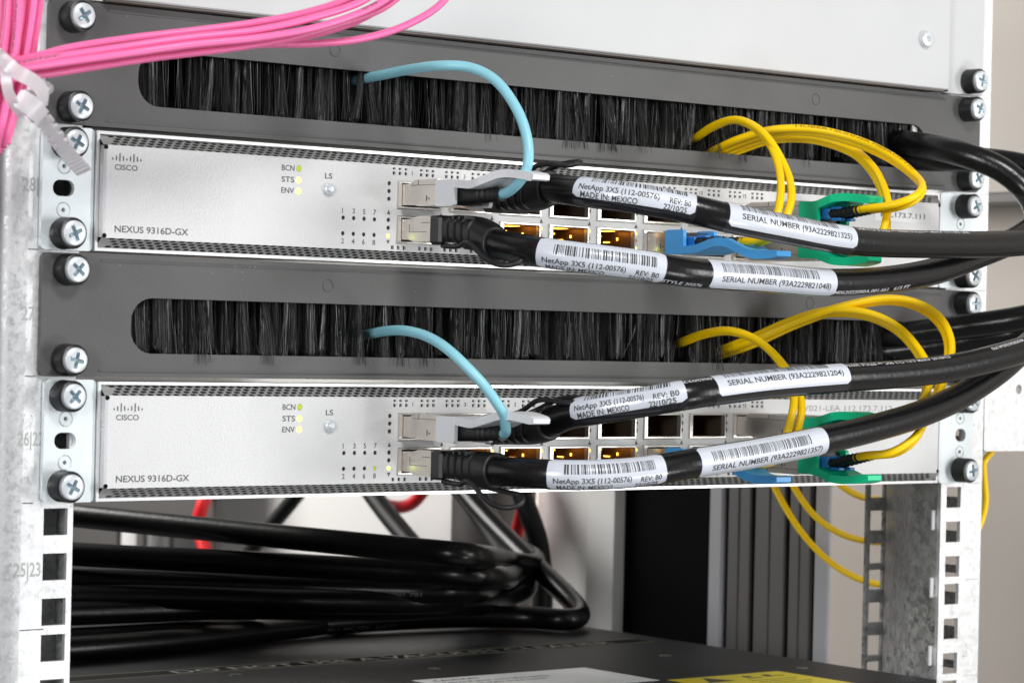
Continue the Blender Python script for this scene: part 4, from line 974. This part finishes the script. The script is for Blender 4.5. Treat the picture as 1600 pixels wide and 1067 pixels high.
# rising cables
for lab, pts, r in (('thin black cable slanting up left behind the coil', [atX(360, 905, 270), atX(400, 850, 270), atX(450, 790, 275), atX(490, 740, 280)], 5.0),
                    ('black cable dropping behind the coil in front of the white panel', [atX(560, 740, 275), atX(595, 790, 272), atX(640, 845, 268), atX(690, 900, 262)], 6.0),
                    ('black cable slanting down right behind the coil', [atX(690, 730, 262), atX(740, 790, 260), atX(775, 845, 258), atX(800, 880, 256)], 6.0),
                    ('black cable hanging beside the red cable at the rear right', [atX(800, 730, 285), atX(822, 790, 284), atX(842, 850, 284), atX(848, 940, 284), atX(846, 980, 284)], 6.0),
                    ):
    g = G(); P = spline(pts, 4); g.tube(P, r, 14); solo('hanging_cable', g, 'cable_matt', lab, 'cable', 'black cables hanging at the rear')
for lab, pts, r in (('red cable arching at the far left rear', [atX(330, 740, 300), atX(316, 790, 290), atX(309, 820, 290), atX(318, 850, 290), atX(330, 900, 290)], 4.6),
                    ('red cable sagging in a shallow bow under the lower switch', [atX(560, 755, 292), atX(590, 782, 290), atX(620, 792, 290), atX(645, 786, 290), atX(670, 755, 292)], 4.0),
                    ('red cable hanging behind the rear right black cables', [atX(822, 740, 292), atX(818, 790, 290), atX(808, 830, 290), atX(800, 880, 290), atX(797, 940, 288), atX(806, 960, 288)], 4.2)):
    g = G(); P = spline(pts, 3); g.tube(P, r, 12); solo('red_cable', g, 'cable_red', lab, 'cable', 'red cables at the rear')

# ------------------------------------------------------------------ side frame seen through the opening
XS = 300
def yx(px): return atX(px, 900, XS)[1]
def slab(name, px0, px1, m, parent, x0=XS, dep=30, z0=-260, z1=120, b=0):
    ya, yb = sorted((atX(px0, 900, x0)[1], atX(px1, 900, x0)[1])); g = G(); g.box(x0, x0+dep, ya, yb, z0, z1, b); return part(name, g, MT[m], parent, smooth=False)
t = thing('ribbed_post', 'grey ribbed vertical post with dark grooves at the right rear', 'post', (XS, yx(1200), -260))
slab('rib', 1105, 1127, 'post_light', t, dep=4, b=1.2)
for a, b_ in ((1135.5, 1152), (1153.5, 1170), (1177.5, 1200), (1201.5, 1224), (1231.5, 1247), (1248.5, 1264)): slab('rib', a, b_, 'post_grey', t, XS+1, 3, b=.6)
slab('rib', 1271, 1293, 'post_light', t, dep=3, b=.8)
slab('groove_backing', 1106, 1291, 'groove_black', t, XS+4.5, 2)
t = thing('black_panel', 'flat black panel left of the ribbed post', 'panel', (XS+8, yx(1030), -260)); slab('sheet', 958, 1104, 'groove_black', t, XS+8, 20)
t = thing('rear_cover', 'pale grey upright cover with a vertical edge beside the black panel', 'panel', (XS, yx(900), -260)); slab('sheet', 916, 957.5, 'post_white', t, XS, 20); slab('sheet', 838, 915.5, 'post_white', t, XS+4, 20)
t = thing('rear_post', 'dark grey rounded post behind the hanging cables', 'post', (XS+10, yx(780), -260))
g = G(); p = atX(770, 850, XS+26); g.cyl((p[0], p[1], -260), (0, 0, 1), [(0, 26), (380, 26)], 36); part('column', g, MT['post_grey'], t)
t = thing('white_panel', 'white rear panel behind the coil of black cables', 'panel', (XS+40, yx(500), -260)); slab('sheet', 335, 745, 'post_white', t, XS+40, 10)
t = thing('slotted_bar', 'dark bar with rounded openings at the far left rear', 'bar', (XS, yx(200), -260))
y0, y1 = yx(335), yx(100); hl = []
for a, b_ in ((182, 213), (223, 254), (264, 318)):
    pa, pb = atX(a, 850, XS), atX(b_, 826, XS); hl.append(rrect(pb[1], pa[1], pa[2]-14, pb[2], 4))
g = G(); plate(g, y0, y1, -260, 120, hl, 4, SIDEX(XS)); part('plate', g, MT['post_grey'], t, smooth=False)
t = thing('pale_sheet', 'pale sheet glimpsed through the slotted bar', 'panel', (XS+60, yx(230), -260)); slab('sheet', 90, 345, 'post_white', t, XS+60, 10)

# yellow cords hanging under the lower switch, seen behind
for lab, pts in (('yellow cord hanging lowest under the lower switch', [(1180, 690), (1215, 770), (1255, 835), (1300, 880), (1345, 905), (1395, 915), (1470, 905)]),
                 ('yellow cord hanging in a shorter bow under the lower switch', [(1210, 700), (1243, 765), (1275, 808), (1315, 834), (1355, 845), (1410, 846), (1470, 830)]),
                 ('yellow cord just dipping below the lower switch near the right rail', [(1290, 735), (1320, 763), (1345, 776), (1375, 780), (1420, 776), (1470, 760)])):
    P = spline([atX(x, y, 285) for x, y in pts], 3); g = G(); g.tube(P, 1.7, 10); solo('yellow_cable', g, 'cable_yellow', lab, 'patch cord', 'yellow cords hanging behind')
P = spline([at(1560, 690, 20), at(1548, 708, 20), at(1537, 722, 20), at(1538, 750, 20), at(1540, 785, 20), at(1534, 812, 20), at(1522, 840, 20)], 1.5)
g = G(); g.tube(P, 1.6, 10); solo('yellow_cable', g, 'cable_yellow', 'yellow cord peeping out beside the right rail under the bracket', 'patch cord', 'yellow cords hanging behind')
# frame rail on the cabinet wall at the right edge
t = thing('wall_channel', 'dark horizontal channel on the beige wall at the right edge', 'channel', (540, 150, 90))
p0, p1 = atX(1570, 318, 520), atX(1570, 300, 520); g = G(); g.box(520, 559, -100, 420, p0[2], p1[2], 1); part('channel', g, MT['post_grey'], t, smooth=False)
